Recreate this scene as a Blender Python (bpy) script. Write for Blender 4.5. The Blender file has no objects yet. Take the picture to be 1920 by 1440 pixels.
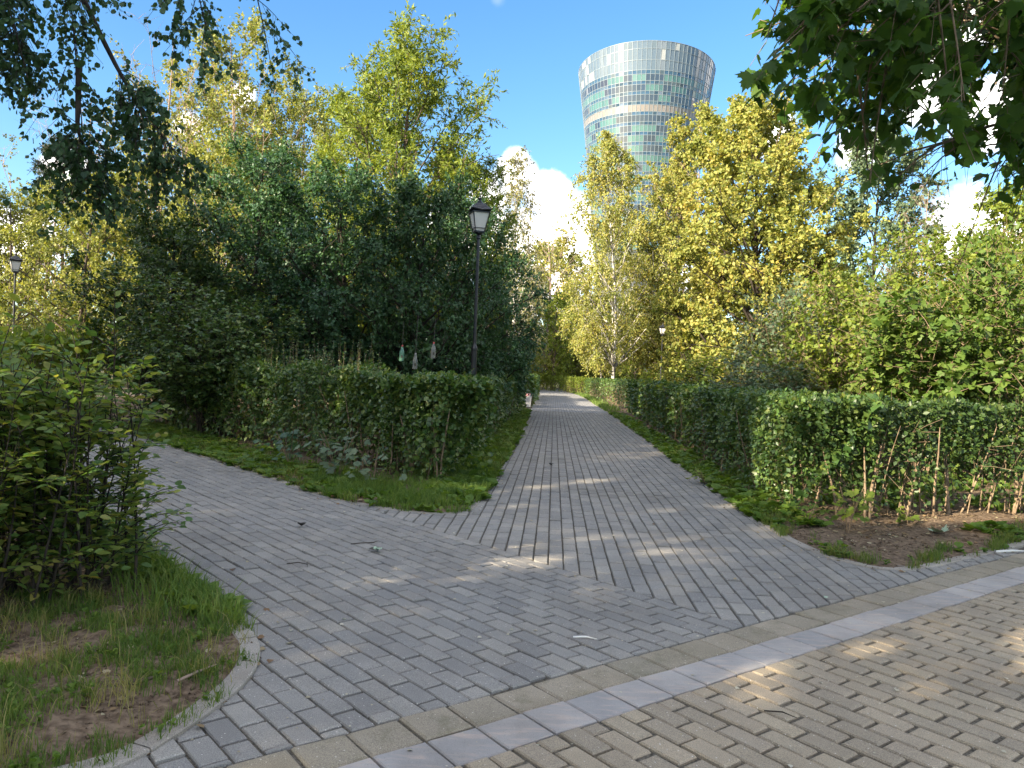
import bpy, bmesh, math, random
import numpy as np
from mathutils import Vector, Matrix
from mathutils.geometry import delaunay_2d_cdt

scene = bpy.context.scene
COL = scene.collection
rad = math.radians
random.seed(7)

# ------------------------------------------------------------------ camera
EYE = 1.55
cam_d = bpy.data.cameras.new("camera")
cam = bpy.data.objects.new("camera", cam_d)
COL.objects.link(cam)
cam_d.sensor_width = 36.0
cam_d.lens = 36.0 * 1443.0 / 1920.0
cam_d.clip_start = 0.05
cam_d.clip_end = 6000
_p, _r = rad(-0.7), rad(2.2)
_f = Vector((0, math.cos(_p), math.sin(_p)))
_u0 = Vector((0, -math.sin(_p), math.cos(_p)))
_x0 = Vector((1, 0, 0))
_rt = _x0 * math.cos(_r) + _u0 * math.sin(_r)
_up = -_x0 * math.sin(_r) + _u0 * math.cos(_r)
cam.matrix_world = Matrix(((_rt.x, _up.x, -_f.x, 0), (_rt.y, _up.y, -_f.y, 0), (_rt.z, _up.z, -_f.z, EYE), (0, 0, 0, 1)))
scene.camera = cam

# ------------------------------------------------------------------ light
SUN_EL = rad(24)
SUN_AZ = math.atan2(-0.80, -0.60)          # the sun stands behind the camera and to its left (x, y)
EXPO = 2.9
SKY = 0.10
sun_d = bpy.data.lights.new("sun", 'SUN')
sun_d.energy = 2.7
sun_d.angle = rad(0.5)
sun_d.color = (1.0, 0.86, 0.64)
sun = bpy.data.objects.new("sun", sun_d)
COL.objects.link(sun)
sdir = Vector((-0.80 * math.cos(SUN_EL), -0.60 * math.cos(SUN_EL), math.sin(SUN_EL)))
sun.rotation_euler = (-sdir).to_track_quat('-Z', 'Y').to_euler()
sun.location = sdir * 60

world = bpy.data.worlds.new("World")
scene.world = world
world.use_nodes = True
wn, wl = world.node_tree.nodes, world.node_tree.links
wn.clear()


def wnode(t, **k):
    n = wn.new(t)
    for a, b in k.items():
        setattr(n, a, b)
    return n


sky = wnode('ShaderNodeTexSky', sky_type='NISHITA', sun_disc=False, sun_elevation=SUN_EL)
sky.sun_rotation = math.atan2(sdir.x, sdir.y)
sky.air_density = 1.0
sky.dust_density = 0.4
sky.ozone_density = 2.0
hsv = wnode('ShaderNodeHueSaturation')
hsv.inputs['Saturation'].default_value = 1.25
hsv.inputs['Value'].default_value = 0.43
wl.new(sky.outputs[0], hsv.inputs['Color'])
tc = wnode('ShaderNodeTexCoord')
nz = wnode('ShaderNodeTexNoise')
nz.inputs['Scale'].default_value = 9.0
nz.inputs['Detail'].default_value = 9.0
nz.inputs['Roughness'].default_value = 0.58
wl.new(tc.outputs['Generated'], nz.inputs['Vector'])


def wmath(op, a, b=None, clamp=False):
    n = wnode('ShaderNodeMath', operation=op, use_clamp=clamp)
    for i, v in enumerate((a, b)):
        if v is None:
            continue
        if isinstance(v, (int, float)):
            n.inputs[i].default_value = v
        else:
            wl.new(v, n.inputs[i])
    return n.outputs[0]


# cumulus heaps: azimuth (deg right of +Y), elevation, radius (deg), all round the sky; those out of view added for fill light
CLOUDS = [(-.4, 14.4, 2.2), (1.9, 13.2, 2.2), (4.3, 10.0, 2.8), (-2.3, 13.0, 2.4), (-3, 10, 4), (2, 8, 6),
          (29.5, 24.5, 5.0), (27.5, 19.5, 3.4), (31, 17.5, 2.6), (34, 29, 6), (24, 16, 2.6), (18, 17.5, 2.2), (30, 10, 3.4), (33, 9, 3),
          (-30.5, 12, 1.6), (-23.5, 15.8, 1.3), (-20, 18, 1.3), (-17, 14.5, 1.5), (-33, 7, 3), (11, 8, 3),
          (52, 22, 7), (60, 16, 8), (75, 30, 7), (95, 14, 9), (120, 20, 8), (140, 35, 7), (165, 12, 9), (-170, 26, 7),
          (-50, 14, 6), (-58, 40, 9), (-80, 48, 10), (60, 42, 10), (90, 45, 11), (130, 62, 11), (-120, 58, 12), (-150, 48, 11), (180, 40, 12), (-75, 24, 8), (-95, 12, 8), (-60, 36, 5), (20, 52, 6), (-40, 60, 8), (100, 55, 9), (200, 60, 10), (40, 70, 9), (-60, 76, 9), (150, 78, 9), (-100, 32, 10), (110, 36, 10), (-165, 40, 10), (-135, 30, 9), (48, 30, 6), (80, 18, 8), (-48, 27, 6), (-30, 48, 6), (0, 62, 6), (155, 30, 9), (-90, 62, 9)]
WISPS = [(-1.9, 26.6, 0.9), (-2.2, 25.8, 0.7), (-6.3, 28.2, 1.2), (-7.6, 27.6, 0.9), (13, 38, 3), (-20, 40, 3)]


def heap(lst, amp):
    best = None
    for az, el, r in lst:
        a, e = rad(az), rad(el)
        d = wnode('ShaderNodeVectorMath', operation='DISTANCE')
        wl.new(tc.outputs['Generated'], d.inputs[0])
        d.inputs[1].default_value = (math.sin(a) * math.cos(e), math.cos(a) * math.cos(e), math.sin(e))
        v = wmath('SUBTRACT', 1.0, wmath('DIVIDE', d.outputs['Value'], rad(r)))
        best = v if best is None else wmath('MAXIMUM', best, v)
    return wmath('ADD', best, wmath('MULTIPLY', wmath('SUBTRACT', nz.outputs[0], 0.5), amp))


cl = heap(CLOUDS, 2.2)
cm = wnode('ShaderNodeMapRange', interpolation_type='SMOOTHSTEP')
cm.inputs['From Min'].default_value = 0.10
cm.inputs['From Max'].default_value = 0.42
wl.new(cl, cm.inputs['Value'])
ws = heap(WISPS, 3.0)
wm = wnode('ShaderNodeMapRange', interpolation_type='SMOOTHSTEP')
wm.inputs['From Min'].default_value = 0.1
wm.inputs['From Max'].default_value = 1.0
wm.inputs['To Max'].default_value = 0.10
wl.new(ws, wm.inputs['Value'])
mask = wmath('MAXIMUM', cm.outputs[0], wm.outputs[0], True)
shade = wnode('ShaderNodeMapRange')
shade.inputs['From Min'].default_value = 0.35
shade.inputs['From Max'].default_value = 0.95
wl.new(cl, shade.inputs['Value'])
ccol = wnode('ShaderNodeMix', data_type='RGBA')
wl.new(shade.outputs[0], ccol.inputs[0])
CLOUD_LIT, CLOUD_DIM = (3.0, 2.95, 3.0, 1), (8.0, 7.6, 7.0, 1)
ccol.inputs[6].default_value = CLOUD_LIT
ccol.inputs[7].default_value = CLOUD_DIM
mix = wnode('ShaderNodeMix', data_type='RGBA')
wl.new(mask, mix.inputs[0])
wl.new(hsv.outputs[0], mix.inputs[6])
wl.new(ccol.outputs[2], mix.inputs[7])
bg = wnode('ShaderNodeBackground')
bg.inputs['Strength'].default_value = SKY
wl.new(mix.outputs[2], bg.inputs['Color'])
wo = wnode('ShaderNodeOutputWorld')
wl.new(bg.outputs[0], wo.inputs['Surface'])

vs = scene.view_settings
vs.view_transform = 'Standard'
vs.look = 'None'
vs.exposure = EXPO
vs.gamma = 1.0
vs.use_curve_mapping = False
scene.display_settings.display_device = 'sRGB'
cy = scene.cycles
cy.max_bounces = 7
cy.diffuse_bounces = 4
cy.glossy_bounces = 2
cy.transmission_bounces = 5
cy.transparent_max_bounces = 6
cy.sample_clamp_indirect = 8.0
cy.use_denoising = True
cy.caustics_reflective = False
cy.caustics_refractive = False

# ------------------------------------------------------------------ helpers
def tag(o, label=None, cat=None, group=None, kind=None):
    for k, v in (('label', label), ('category', cat), ('group', group), ('kind', kind)):
        if v:
            o[k] = v
    return o


def empty(name, loc=(0, 0, 0), rz=0.0):
    o = bpy.data.objects.new(name, None)
    o.empty_display_size = 0.2
    COL.objects.link(o)
    o.location = loc
    o.rotation_euler = (0, 0, rz)
    return o


def mesh(name, V, F, mats=(), idx=None, smooth=False):
    """V (n,3); F: one array or a list of arrays (m,k) of faces / list of index lists"""
    me = bpy.data.meshes.new(name)
    V = np.asarray(V, dtype=np.float32).reshape(-1, 3)
    if isinstance(F, np.ndarray):
        F = [F]
    loops, starts, n0 = [], [], 0
    for A in F:
        A = np.asarray(A, dtype=np.int32)
        if A.size == 0:
            continue
        if A.ndim == 1:
            A = A[None, :]
        m, k = A.shape
        loops.append(A.ravel())
        starts.append(n0 + np.arange(m, dtype=np.int32) * k)
        n0 += m * k
    loops = np.concatenate(loops)
    starts = np.concatenate(starts)
    me.vertices.add(len(V))
    me.vertices.foreach_set('co', V.ravel())
    me.loops.add(len(loops))
    me.loops.foreach_set('vertex_index', loops)
    me.polygons.add(len(starts))
    me.polygons.foreach_set('loop_start', starts)
    for m in mats:
        me.materials.append(m)
    if idx is not None:
        me.polygons.foreach_set('material_index', np.asarray(idx, dtype=np.int32))
    if smooth:
        me.polygons.foreach_set('use_smooth', np.ones(len(starts), dtype=bool))
    me.update(calc_edges=True)
    me.validate()
    return me


def obj(name, me, parent=None, loc=None, rot=None):
    o = bpy.data.objects.new(name, me)
    COL.objects.link(o)
    if parent is not None:
        o.parent = parent
    if loc is not None:
        o.location = loc
    if rot is not None:
        o.rotation_euler = rot
    return o


class MB:
    """collects simple solids into one mesh"""
    def __init__(self):
        self.V, self.F, self.M, self.n = [], [], [], 0

    def add(self, V, F, m=0):
        self.V.extend([tuple(v) for v in V])
        for f in F:
            self.F.append([i + self.n for i in f])
            self.M.append(m)
        self.n += len(V)

    def box(self, c, s, rz=0.0, m=0):
        cx, cy_, cz = c
        sx, sy, sz = s[0] / 2, s[1] / 2, s[2] / 2
        ca, sa = math.cos(rz), math.sin(rz)
        V = [(cx + ca * x - sa * y, cy_ + sa * x + ca * y, cz + z) for z in (-sz, sz) for x, y in ((-sx, -sy), (sx, -sy), (sx, sy), (-sx, sy))]
        self.add(V, [(3, 2, 1, 0), (4, 5, 6, 7), (0, 1, 5, 4), (1, 2, 6, 5), (2, 3, 7, 6), (3, 0, 4, 7)], m)

    def lathe(self, prof, seg=12, c=(0, 0, 0), rot=0.0, m=0):
        V, F = [], []
        k = len(prof)
        for r, z in prof:
            for j in range(seg):
                a = rot + 2 * math.pi * j / seg
                V.append((c[0] + r * math.cos(a), c[1] + r * math.sin(a), c[2] + z))
        for i in range(k - 1):
            for j in range(seg):
                F.append((i * seg + j, i * seg + (j + 1) % seg, (i + 1) * seg + (j + 1) % seg, (i + 1) * seg + j))
        F.append(tuple(range(seg - 1, -1, -1)))
        F.append(tuple((k - 1) * seg + j for j in range(seg)))
        self.add(V, F, m)

    def tube(self, pts, rs, seg=6, m=0):
        P = np.array(pts, float)[None]
        R = np.array(rs, float)[None]
        V, F = tubes(P, R, seg)
        self.add(V, F.tolist(), m)

    def build(self, name, mats, parent=None, loc=None, smooth=False):
        me = bpy.data.meshes.new(name)
        me.from_pydata(self.V, [], self.F)
        for m in (mats if isinstance(mats, (list, tuple)) else [mats]):
            me.materials.append(m)
        me.polygons.foreach_set('material_index', self.M)
        if smooth:
            me.polygons.foreach_set('use_smooth', [True] * len(self.F))
        me.update()
        return obj(name, me, parent, loc)


def nrm(a):
    return a / np.maximum(np.linalg.norm(a, axis=-1, keepdims=True), 1e-9)


def tubes(P, R, sides=5):
    """P (n,k,3) polylines, R (n,k) radii -> verts, quads"""
    n, k, _ = P.shape
    T = np.empty_like(P)
    T[:, 1:-1] = P[:, 2:] - P[:, :-2]
    T[:, 0] = P[:, 1] - P[:, 0]
    T[:, -1] = P[:, -1] - P[:, -2]
    T = nrm(T)
    ref = np.where(np.abs(T[:, :1, 2:3]) > 0.8, np.array([1.0, 0, 0]), np.array([0, 0, 1.0]))
    ref = np.broadcast_to(ref, T.shape)
    A = nrm(np.cross(T, ref))
    B = np.cross(T, A)
    ang = np.arange(sides) * 2 * np.pi / sides
    ring = A[:, :, None] * np.cos(ang)[None, None, :, None] + B[:, :, None] * np.sin(ang)[None, None, :, None]
    V = P[:, :, None] + ring * R[:, :, None, None]
    i = np.arange(n)[:, None, None] * k * sides
    j = np.arange(k - 1)[None, :, None] * sides
    s = np.arange(sides)[None, None, :]
    s2 = (s + 1) % sides
    F = np.stack([i + j + s, i + j + s2, i + j + sides + s2, i + j + sides + s], -1).reshape(-1, 4)
    return V.reshape(-1, 3), F


def wob(P, f=1.0, seed=0.0):
    """cheap smooth noise in about -1..1"""
    x, y, z = P[..., 0] * f, P[..., 1] * f, P[..., 2] * f
    s = seed
    return (np.sin(x * 1.7 + y * 0.6 + s) * np.cos(y * 1.3 - z * 0.9 + 2.1 * s) + 0.6 * np.sin(x * 3.1 - y * 2.7 + z * 2.2 + 1.3 * s)
            + 0.4 * np.cos(x * 5.9 + y * 4.7 - z * 5.3 + 0.7 * s)) / 1.6


# leaf outlines (x across, y along, z fold) and their faces
def tpl(pts, faces):
    return np.array(pts, float), [np.array(f) for f in faces]


KITE = tpl([(0, 0, 0), (.36, .45, .10), (0, 1, 0), (-.36, .45, .10)], [[(0, 1, 2), (0, 2, 3)]])
NARROW = tpl([(0, 0, 0), (.17, .4, .05), (0, 1, -.08), (-.17, .4, .05)], [[(0, 1, 2), (0, 2, 3)]])
ROUND = tpl([(0, 0, 0), (.42, .28, .10), (.38, .66, .10), (0, 1, -.04), (-.38, .66, .10), (-.42, .28, .10)],
            [[(0, 1, 2, 3), (0, 3, 4, 5)]])
OVAL = tpl([(0, 0, 0), (.26, .22, .06), (.31, .52, .07), (.17, .80, .03), (0, 1, -.06), (-.17, .80, .03), (-.31, .52, .07), (-.26, .22, .06), (0, .5, -.01)],
           [[(0, 1, 2, 8), (8, 2, 3, 4), (8, 4, 5, 6), (0, 8, 6, 7)]])


def maple_tpl():
    out = [(0, .0), (.12, -.06), (.30, -.10), (.26, .02), (.46, .08), (.40, .16), (.62, .34), (.45, .34), (.46, .46), (.30, .40), (.22, .46),
           (.30, .66), (.20, .64), (.16, .80), (.08, .76), (0, 1.02)]
    left = [(-x, y) for x, y in out[1:-1]][::-1]
    ring = out + left
    pts = [(x, y, .10 * abs(x) - .14 * (x * x + (y - .3) ** 2)) for x, y in ring]
    pts.append((0, .22, 0.0))
    c = len(pts) - 1
    n = len(ring)
    return tpl(pts, [[(c, i, (i + 1) % n) for i in range(n)]])


MAPLE = maple_tpl()
# a coarser maple leaf for the many
MAPLE_S = tpl([(0, 0, 0), (.30, -.08, -.02), (.60, .32, -.06), (.34, .36, .0), (.30, .64, -.04), (0, 1, -.1), (-.30, .64, -.04), (-.34, .36, 0), (-.60, .32, -.06), (-.30, -.08, -.02), (0, .25, .02)],
              [[(10, i, (i + 1) % 10) for i in range(10)]])


def leaves(P, D, N, S, T):
    """instantiate leaf template T at points P with axis D, face normal N, size S -> V, [faces]"""
    P, D, N = np.asarray(P), nrm(np.asarray(D)), np.asarray(N)
    X = nrm(np.cross(D, N))
    Z = np.cross(X, D)
    t, fs = T
    S = np.broadcast_to(np.asarray(S, float), (len(P),))
    V = P[:, None] + S[:, None, None] * (t[None, :, 0:1] * X[:, None] + t[None, :, 1:2] * D[:, None] + t[None, :, 2:3] * Z[:, None])
    k = len(t)
    off = (np.arange(len(P)) * k)
    F = [(off[:, None, None] + f[None]).reshape(-1, f.shape[1]) for f in fs]
    return V.reshape(-1, 3), F


def merge(parts):
    """list of (V, F or [F]) -> V, [F...]"""
    Vs, Fs, n = [], [], 0
    for V, F in parts:
        if isinstance(F, np.ndarray):
            F = [F]
        Vs.append(V)
        Fs += [f + n for f in F]
        n += len(V)
    return np.concatenate(Vs), Fs


# ------------------------------------------------------------------ materials
def newmat(name):
    m = bpy.data.materials.new(name)
    m.use_nodes = True
    nt = m.node_tree
    nt.nodes.clear()
    out = nt.nodes.new('ShaderNodeOutputMaterial')
    return m, nt.nodes, nt.links, out


def ramp(nodes, stops):
    r = nodes.new('ShaderNodeValToRGB')
    e = r.color_ramp.elements
    while len(e) > 1:
        e.remove(e[0])
    e[0].position, e[0].color = stops[0][0], (*stops[0][1], 1)
    for p, c in stops[1:]:
        x = e.new(p)
        x.color = (*c, 1)
    return r


def leafmat(name, cols, trans=0.35, rough=0.55, spec=0.3, patch=0.35, pscale=0.8, tint=(1.15, 1.1, 0.5)):
    """cols: 3-5 leaf colours; each leaf picks one at random, drifting from spray to spray"""
    m, N, L, out = newmat(name)
    geo = N.new('ShaderNodeNewGeometry')
    oi = N.new('ShaderNodeObjectInfo')
    tcn = N.new('ShaderNodeTexCoord')
    noi = N.new('ShaderNodeTexNoise')
    noi.inputs['Scale'].default_value = pscale
    noi.inputs['Detail'].default_value = 3
    L.new(tcn.outputs['Object'], noi.inputs['Vector'])
    a = N.new('ShaderNodeMath')
    a.operation = 'ADD'
    L.new(geo.outputs['Random Per Island'], a.inputs[0])
    L.new(oi.outputs['Random'], a.inputs[1])
    fr = N.new('ShaderNodeMath')
    fr.operation = 'FRACT'
    L.new(a.outputs[0], fr.inputs[0])
    mr = N.new('ShaderNodeMapRange')
    mr.inputs['From Min'].default_value = 0.3
    mr.inputs['From Max'].default_value = 0.7
    L.new(noi.outputs[0], mr.inputs['Value'])
    mx = N.new('ShaderNodeMix')
    mx.inputs[0].default_value = patch
    L.new(fr.outputs[0], mx.inputs[2])
    L.new(mr.outputs[0], mx.inputs[3])
    k = len(cols)
    rp = ramp(N, [(i / (k - 1), c) for i, c in enumerate(cols)])
    L.new(mx.outputs[0], rp.inputs[0])
    pb = N.new('ShaderNodeBsdfPrincipled')
    L.new(rp.outputs[0], pb.inputs['Base Color'])
    pb.inputs['Roughness'].default_value = rough
    pb.inputs['Specular IOR Level'].default_value = spec
    tr = N.new('ShaderNodeBsdfTranslucent')
    tm = N.new('ShaderNodeMix')
    tm.data_type = 'RGBA'
    tm.blend_type = 'MULTIPLY'
    tm.inputs[0].default_value = 1
    L.new(rp.outputs[0], tm.inputs[6])
    tm.inputs[7].default_value = (tint[0] * 1.3, tint[1] * 1.3, tint[2] * 1.3, 1)
    L.new(tm.outputs[2], tr.inputs['Color'])
    ms = N.new('ShaderNodeMixShader')
    ms.inputs[0].default_value = trans
    L.new(pb.outputs[0], ms.inputs[1])
    L.new(tr.outputs[0], ms.inputs[2])
    L.new(ms.outputs[0], out.inputs['Surface'])
    return m


def solid(name, col, rough=0.6, spec=0.5, metal=0.0, noise=0.0, nscale=20.0, bump=0.0, col2=None, detail=5.0):
    m, N, L, out = newmat(name)
    pb = N.new('ShaderNodeBsdfPrincipled')
    pb.inputs['Roughness'].default_value = rough
    pb.inputs['Specular IOR Level'].default_value = spec
    pb.inputs['Metallic'].default_value = metal
    L.new(pb.outputs[0], out.inputs['Surface'])
    if noise or col2 or bump:
        tcn = N.new('ShaderNodeTexCoord')
        noi = N.new('ShaderNodeTexNoise')
        noi.inputs['Scale'].default_value = nscale
        noi.inputs['Detail'].default_value = detail
        L.new(tcn.outputs['Object'], noi.inputs['Vector'])
        c2 = col2 or tuple(min(1, c * (1 + noise)) for c in col)
        c1 = col if col2 else tuple(c * (1 - noise) for c in col)
        rp = ramp(N, [(0.35, c1), (0.65, c2)])
        L.new(noi.outputs[0], rp.inputs[0])
        L.new(rp.outputs[0], pb.inputs['Base Color'])
        if bump:
            b = N.new('ShaderNodeBump')
            b.inputs['Strength'].default_value = bump
            b.inputs['Distance'].default_value = 0.02
            L.new(noi.outputs[0], b.inputs['Height'])
            L.new(b.outputs[0], pb.inputs['Normal'])
    else:
        pb.inputs['Base Color'].default_value = (*col, 1)
    return m


def pavermat(name, cols, speck=0.8, stain=(0.6, 0.6, 0.6), stain_amt=0.55, grain=0.5, moss=0.0, streak=False, pink=None):
    """one concrete block: its own tone, sandy grain, pale specks, blotches of wear"""
    m, N, L, out = newmat(name)
    geo = N.new('ShaderNodeNewGeometry')
    oi = N.new('ShaderNodeObjectInfo')
    a = N.new('ShaderNodeMath'); a.operation = 'ADD'
    L.new(geo.outputs['Random Per Island'], a.inputs[0])
    L.new(oi.outputs['Random'], a.inputs[1])
    fr = N.new('ShaderNodeMath'); fr.operation = 'FRACT'
    L.new(a.outputs[0], fr.inputs[0])
    k = len(cols)
    rp = ramp(N, [(i / (k - 1), c) for i, c in enumerate(cols)])
    L.new(fr.outputs[0], rp.inputs[0])
    pos = geo.outputs['Position']

    def noise(scale, detail=4, rough=0.6, vec=None):
        n = N.new('ShaderNodeTexNoise')
        n.inputs['Scale'].default_value = scale
        n.inputs['Detail'].default_value = detail
        n.inputs['Roughness'].default_value = rough
        L.new(vec or pos, n.inputs['Vector'])
        return n.outputs[0]

    def mr(v, a0, a1, b0, b1):
        n = N.new('ShaderNodeMapRange')
        for i, x in zip(('From Min', 'From Max', 'To Min', 'To Max'), (a0, a1, b0, b1)):
            n.inputs[i].default_value = x
        L.new(v, n.inputs['Value'])
        return n.outputs[0]

    def mixc(f, c1, c2, blend='MIX'):
        n = N.new('ShaderNodeMix')
        n.data_type = 'RGBA'
        n.blend_type = blend
        for s, v in ((0, f), (6, c1), (7, c2)):
            if isinstance(v, (int, float)):
                n.inputs[s].default_value = v
            elif isinstance(v, tuple):
                n.inputs[s].default_value = (*v, 1)
            else:
                L.new(v, n.inputs[s])
        return n.outputs[2]

    c = rp.outputs[0]
    c = mixc(mr(noise(2.3, 6), .42, .68, 0, stain_amt), c, mixc(1.0, c, stain, 'MULTIPLY'))
    g = noise(230, 3, .6)
    c = mixc(grain, c, mixc(mr(g, .35, .65, 0, 1), (0.02, 0.02, 0.02), (0.6, 0.58, 0.55)), 'OVERLAY')
    if pink:
        mp = N.new('ShaderNodeMapping')
        mp.inputs['Scale'].default_value = (3.0, 14.0, 1.0)
        mp.inputs['Rotation'].default_value = (0, 0, rad(36.8))
        L.new(pos, mp.inputs['Vector'])
        c = mixc(mr(noise(1.6, 5, .65, mp.outputs[0]), .5, .72, 0, .75), c, pink)
    sp = N.new('ShaderNodeTexVoronoi')
    sp.inputs['Scale'].default_value = 42
    L.new(pos, sp.inputs['Vector'])
    spk = N.new('ShaderNodeMath'); spk.operation = 'MULTIPLY'
    L.new(mr(sp.outputs['Distance'], .09, .17, speck, 0), spk.inputs[0])
    sx = N.new('ShaderNodeSeparateColor')
    L.new(sp.outputs['Color'], sx.inputs[0])
    L.new(mr(sx.outputs[0], .55, .75, 0, 1), spk.inputs[1])
    c = mixc(spk.outputs[0], c, (0.60, 0.57, 0.52))
    # dark pits, smaller
    pt = N.new('ShaderNodeTexVoronoi')
    pt.inputs['Scale'].default_value = 70
    L.new(pos, pt.inputs['Vector'])
    c = mixc(mr(pt.outputs['Distance'], .08, .2, .35, 0), c, (0.04, 0.038, 0.035))
    # trodden dirt in broad drifts
    c = mixc(mr(noise(.55, 8, .68), .48, .72, 0, .45), c, (0.11, 0.092, 0.07))
    if moss:
        mo = mr(noise(5.5, 7, .7), .52, .66, 0, moss)
        c = mixc(mo, c, (0.075, 0.07, 0.028))
    pb = N.new('ShaderNodeBsdfPrincipled')
    L.new(c, pb.inputs['Base Color'])
    pb.inputs['Roughness'].default_value = 0.78
    pb.inputs['Specular IOR Level'].default_value = 0.35
    b = N.new('ShaderNodeBump')
    b.inputs['Strength'].default_value = 0.45
    b.inputs['Distance'].default_value = 0.002
    L.new(g, b.inputs['Height'])
    L.new(b.outputs[0], pb.inputs['Normal'])
    L.new(pb.outputs[0], out.inputs['Surface'])
    return m


M = {}
M['paver_grey'] = pavermat('grey_paver', [(.225, .218, .21), (.295, .282, .264), (.255, .248, .238), (.33, .315, .29), (.275, .262, .244), (.245, .238, .23), (.305, .288, .262)], stain=(.72, .72, .74))
M['paver_tan'] = pavermat('tan_paver', [(.345, .287, .215), (.405, .342, .25), (.305, .26, .20), (.385, .322, .238), (.36, .305, .235)], stain=(.7, .68, .66))
M['stone_tan'] = pavermat('mossy_tan_stone', [(.30, .262, .20), (.35, .302, .235), (.265, .238, .185)], moss=.4, stain=(.6, .58, .5))
M['slab_lilac'] = pavermat('lilac_slab', [(.33, .312, .302), (.375, .35, .335), (.29, .282, .282)], speck=.2, pink=(.46, .36, .30), grain=.15)
M['kerb'] = pavermat('kerb_concrete', [(.38, .35, .31), (.32, .295, .265)], stain=(.6, .55, .5), stain_amt=.6)
M['joint'] = solid('joint_sand', (.095, .085, .07), .95, .1, noise=.5, nscale=60)
M['joint_far'] = solid('far_paving', (.21, .21, .215), .85, .2, noise=.12, nscale=2)
M['soil'] = solid('bare_soil', (.075, .052, .035), .95, .1, nscale=22, bump=.9, col2=(.19, .14, .098), detail=9)
M['ground'] = solid('ground_soil', (.04, .045, .018), .95, .1, nscale=.6, col2=(.07, .06, .03), detail=9)
M['bark'] = solid('bark', (.055, .042, .032), .9, .2, nscale=9, bump=.5, col2=(.13, .10, .078))
M['bark_dark'] = solid('dark_bark', (.022, .018, .015), .9, .2, nscale=9, col2=(.05, .04, .032))
M['bark_pale'] = solid('pale_twig_bark', (.20, .15, .115), .9, .2, nscale=6, col2=(.34, .25, .19))
M['bark_tan'] = solid('tan_stem_bark', (.12, .085, .055), .9, .2, nscale=15, col2=(.24, .18, .12))
M['bark_birch'] = solid('birch_bark', (.035, .03, .028), .8, .3, nscale=3.5, col2=(.62, .59, .54), detail=7)
G = leafmat
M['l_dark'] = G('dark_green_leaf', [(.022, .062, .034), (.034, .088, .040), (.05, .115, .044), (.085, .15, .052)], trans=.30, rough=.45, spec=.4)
M['l_shade'] = G('deep_shade_leaf', [(.020, .052, .024), (.030, .07, .028), (.044, .095, .034), (.065, .12, .038)], trans=.25, rough=.5, spec=.3)  # darker leaf, deep shade put into its colour
M['l_mid'] = G('mid_green_leaf', [(0.044, 0.088, 0.018), (0.069, 0.125, 0.022), (0.106, 0.163, 0.030), (0.150, 0.188, 0.037)], trans=.35)
M['l_ash'] = G('ash_leaf', [(.075, .125, .024), (.125, .175, .03), (.19, .235, .036), (.27, .28, .045)], trans=.40, pscale=.45)
M['l_yellow'] = G('yellowing_leaf', [(.10, .14, .035), (.16, .19, .045), (.24, .25, .058), (.31, .29, .08)], trans=.34, pscale=.35)
M['l_gold'] = G('golden_leaf', [(.12, .16, .038), (.19, .225, .052), (.265, .275, .066), (.315, .29, .075), (.37, .27, .06)], trans=.34, pscale=.35)
M['l_olive'] = G('olive_leaf', [(.09, .11, .03), (.15, .16, .045), (.22, .21, .07), (.27, .24, .10)], trans=.3)
M['l_lime'] = G('lime_leaf', [(.075, .125, .02), (.125, .18, .028), (.19, .235, .036), (.26, .27, .045)], trans=.42)
M['l_blue'] = G('bluish_leaf', [(0.046, 0.085, 0.042), (0.072, 0.117, 0.058), (0.111, 0.156, 0.078), (0.156, 0.195, 0.098)], trans=.25, spec=.5)
M['l_hedge'] = G('hedge_leaf', [(0.027, 0.063, 0.018), (0.045, 0.096, 0.024), (0.068, 0.128, 0.030), (0.112, 0.165, 0.036), (0.165, 0.180, 0.045)], trans=.30, rough=.4, spec=.5, patch=.25, pscale=2)
M['l_hedge2'] = G('darkened_hedge_leaf', [(.022, .05, .014), (.036, .072, .018), (.056, .098, .023), (.105, .135, .03)], trans=.32, rough=.45, spec=.4, patch=.25, pscale=2)  # hedge leaf darkened in colour, standing in for missing tree shade
M['l_bush'] = G('shrub_leaf', [(.06, .125, .035), (.09, .165, .042), (.14, .205, .05), (.20, .24, .055), (.28, .22, .06)], trans=.45, rough=.45, spec=.4, patch=.25, pscale=3)
M['l_maple'] = G('maple_leaf', [(.030, .075, .014), (.042, .098, .017), (.06, .125, .02), (.10, .165, .025)], trans=.5, rough=.5, spec=.3, patch=.3, pscale=2)
M['l_pine'] = G('pine_needle', [(.018, .035, .018), (.028, .05, .024), (.05, .07, .03)], trans=.1)
M['grass'] = G('grass_blade', [(.045, .085, .02), (.075, .125, .026), (.11, .165, .035), (.17, .19, .05), (.24, .21, .08)], trans=.4, patch=.5, pscale=2.5)
M['grass_lush'] = G('lush_grass_blade', [(.05, .105, .022), (.085, .15, .03), (.13, .195, .04), (.21, .25, .065)], trans=.42, patch=.5, pscale=2.5)
M['grass_dry'] = G('dry_grass_blade', [(.10, .13, .03), (.17, .18, .05), (.26, .23, .09), (.34, .29, .14)], trans=.4, patch=.5, pscale=2.5)
M['weed'] = G('weed_leaf', [(.05, .11, .018), (.08, .15, .022), (.115, .19, .028), (.17, .22, .036)], trans=.4)
M['litter'] = G('dry_leaf', [(.10, .055, .025), (.17, .10, .05), (.26, .20, .11), (.34, .30, .20), (.12, .13, .05)], trans=.15)
M['black'] = solid('black_lamp_paint', (.012, .013, .017), .38, .5)
M['opal'] = solid('opal_glass', (.62, .60, .56), .25, .5)

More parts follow.
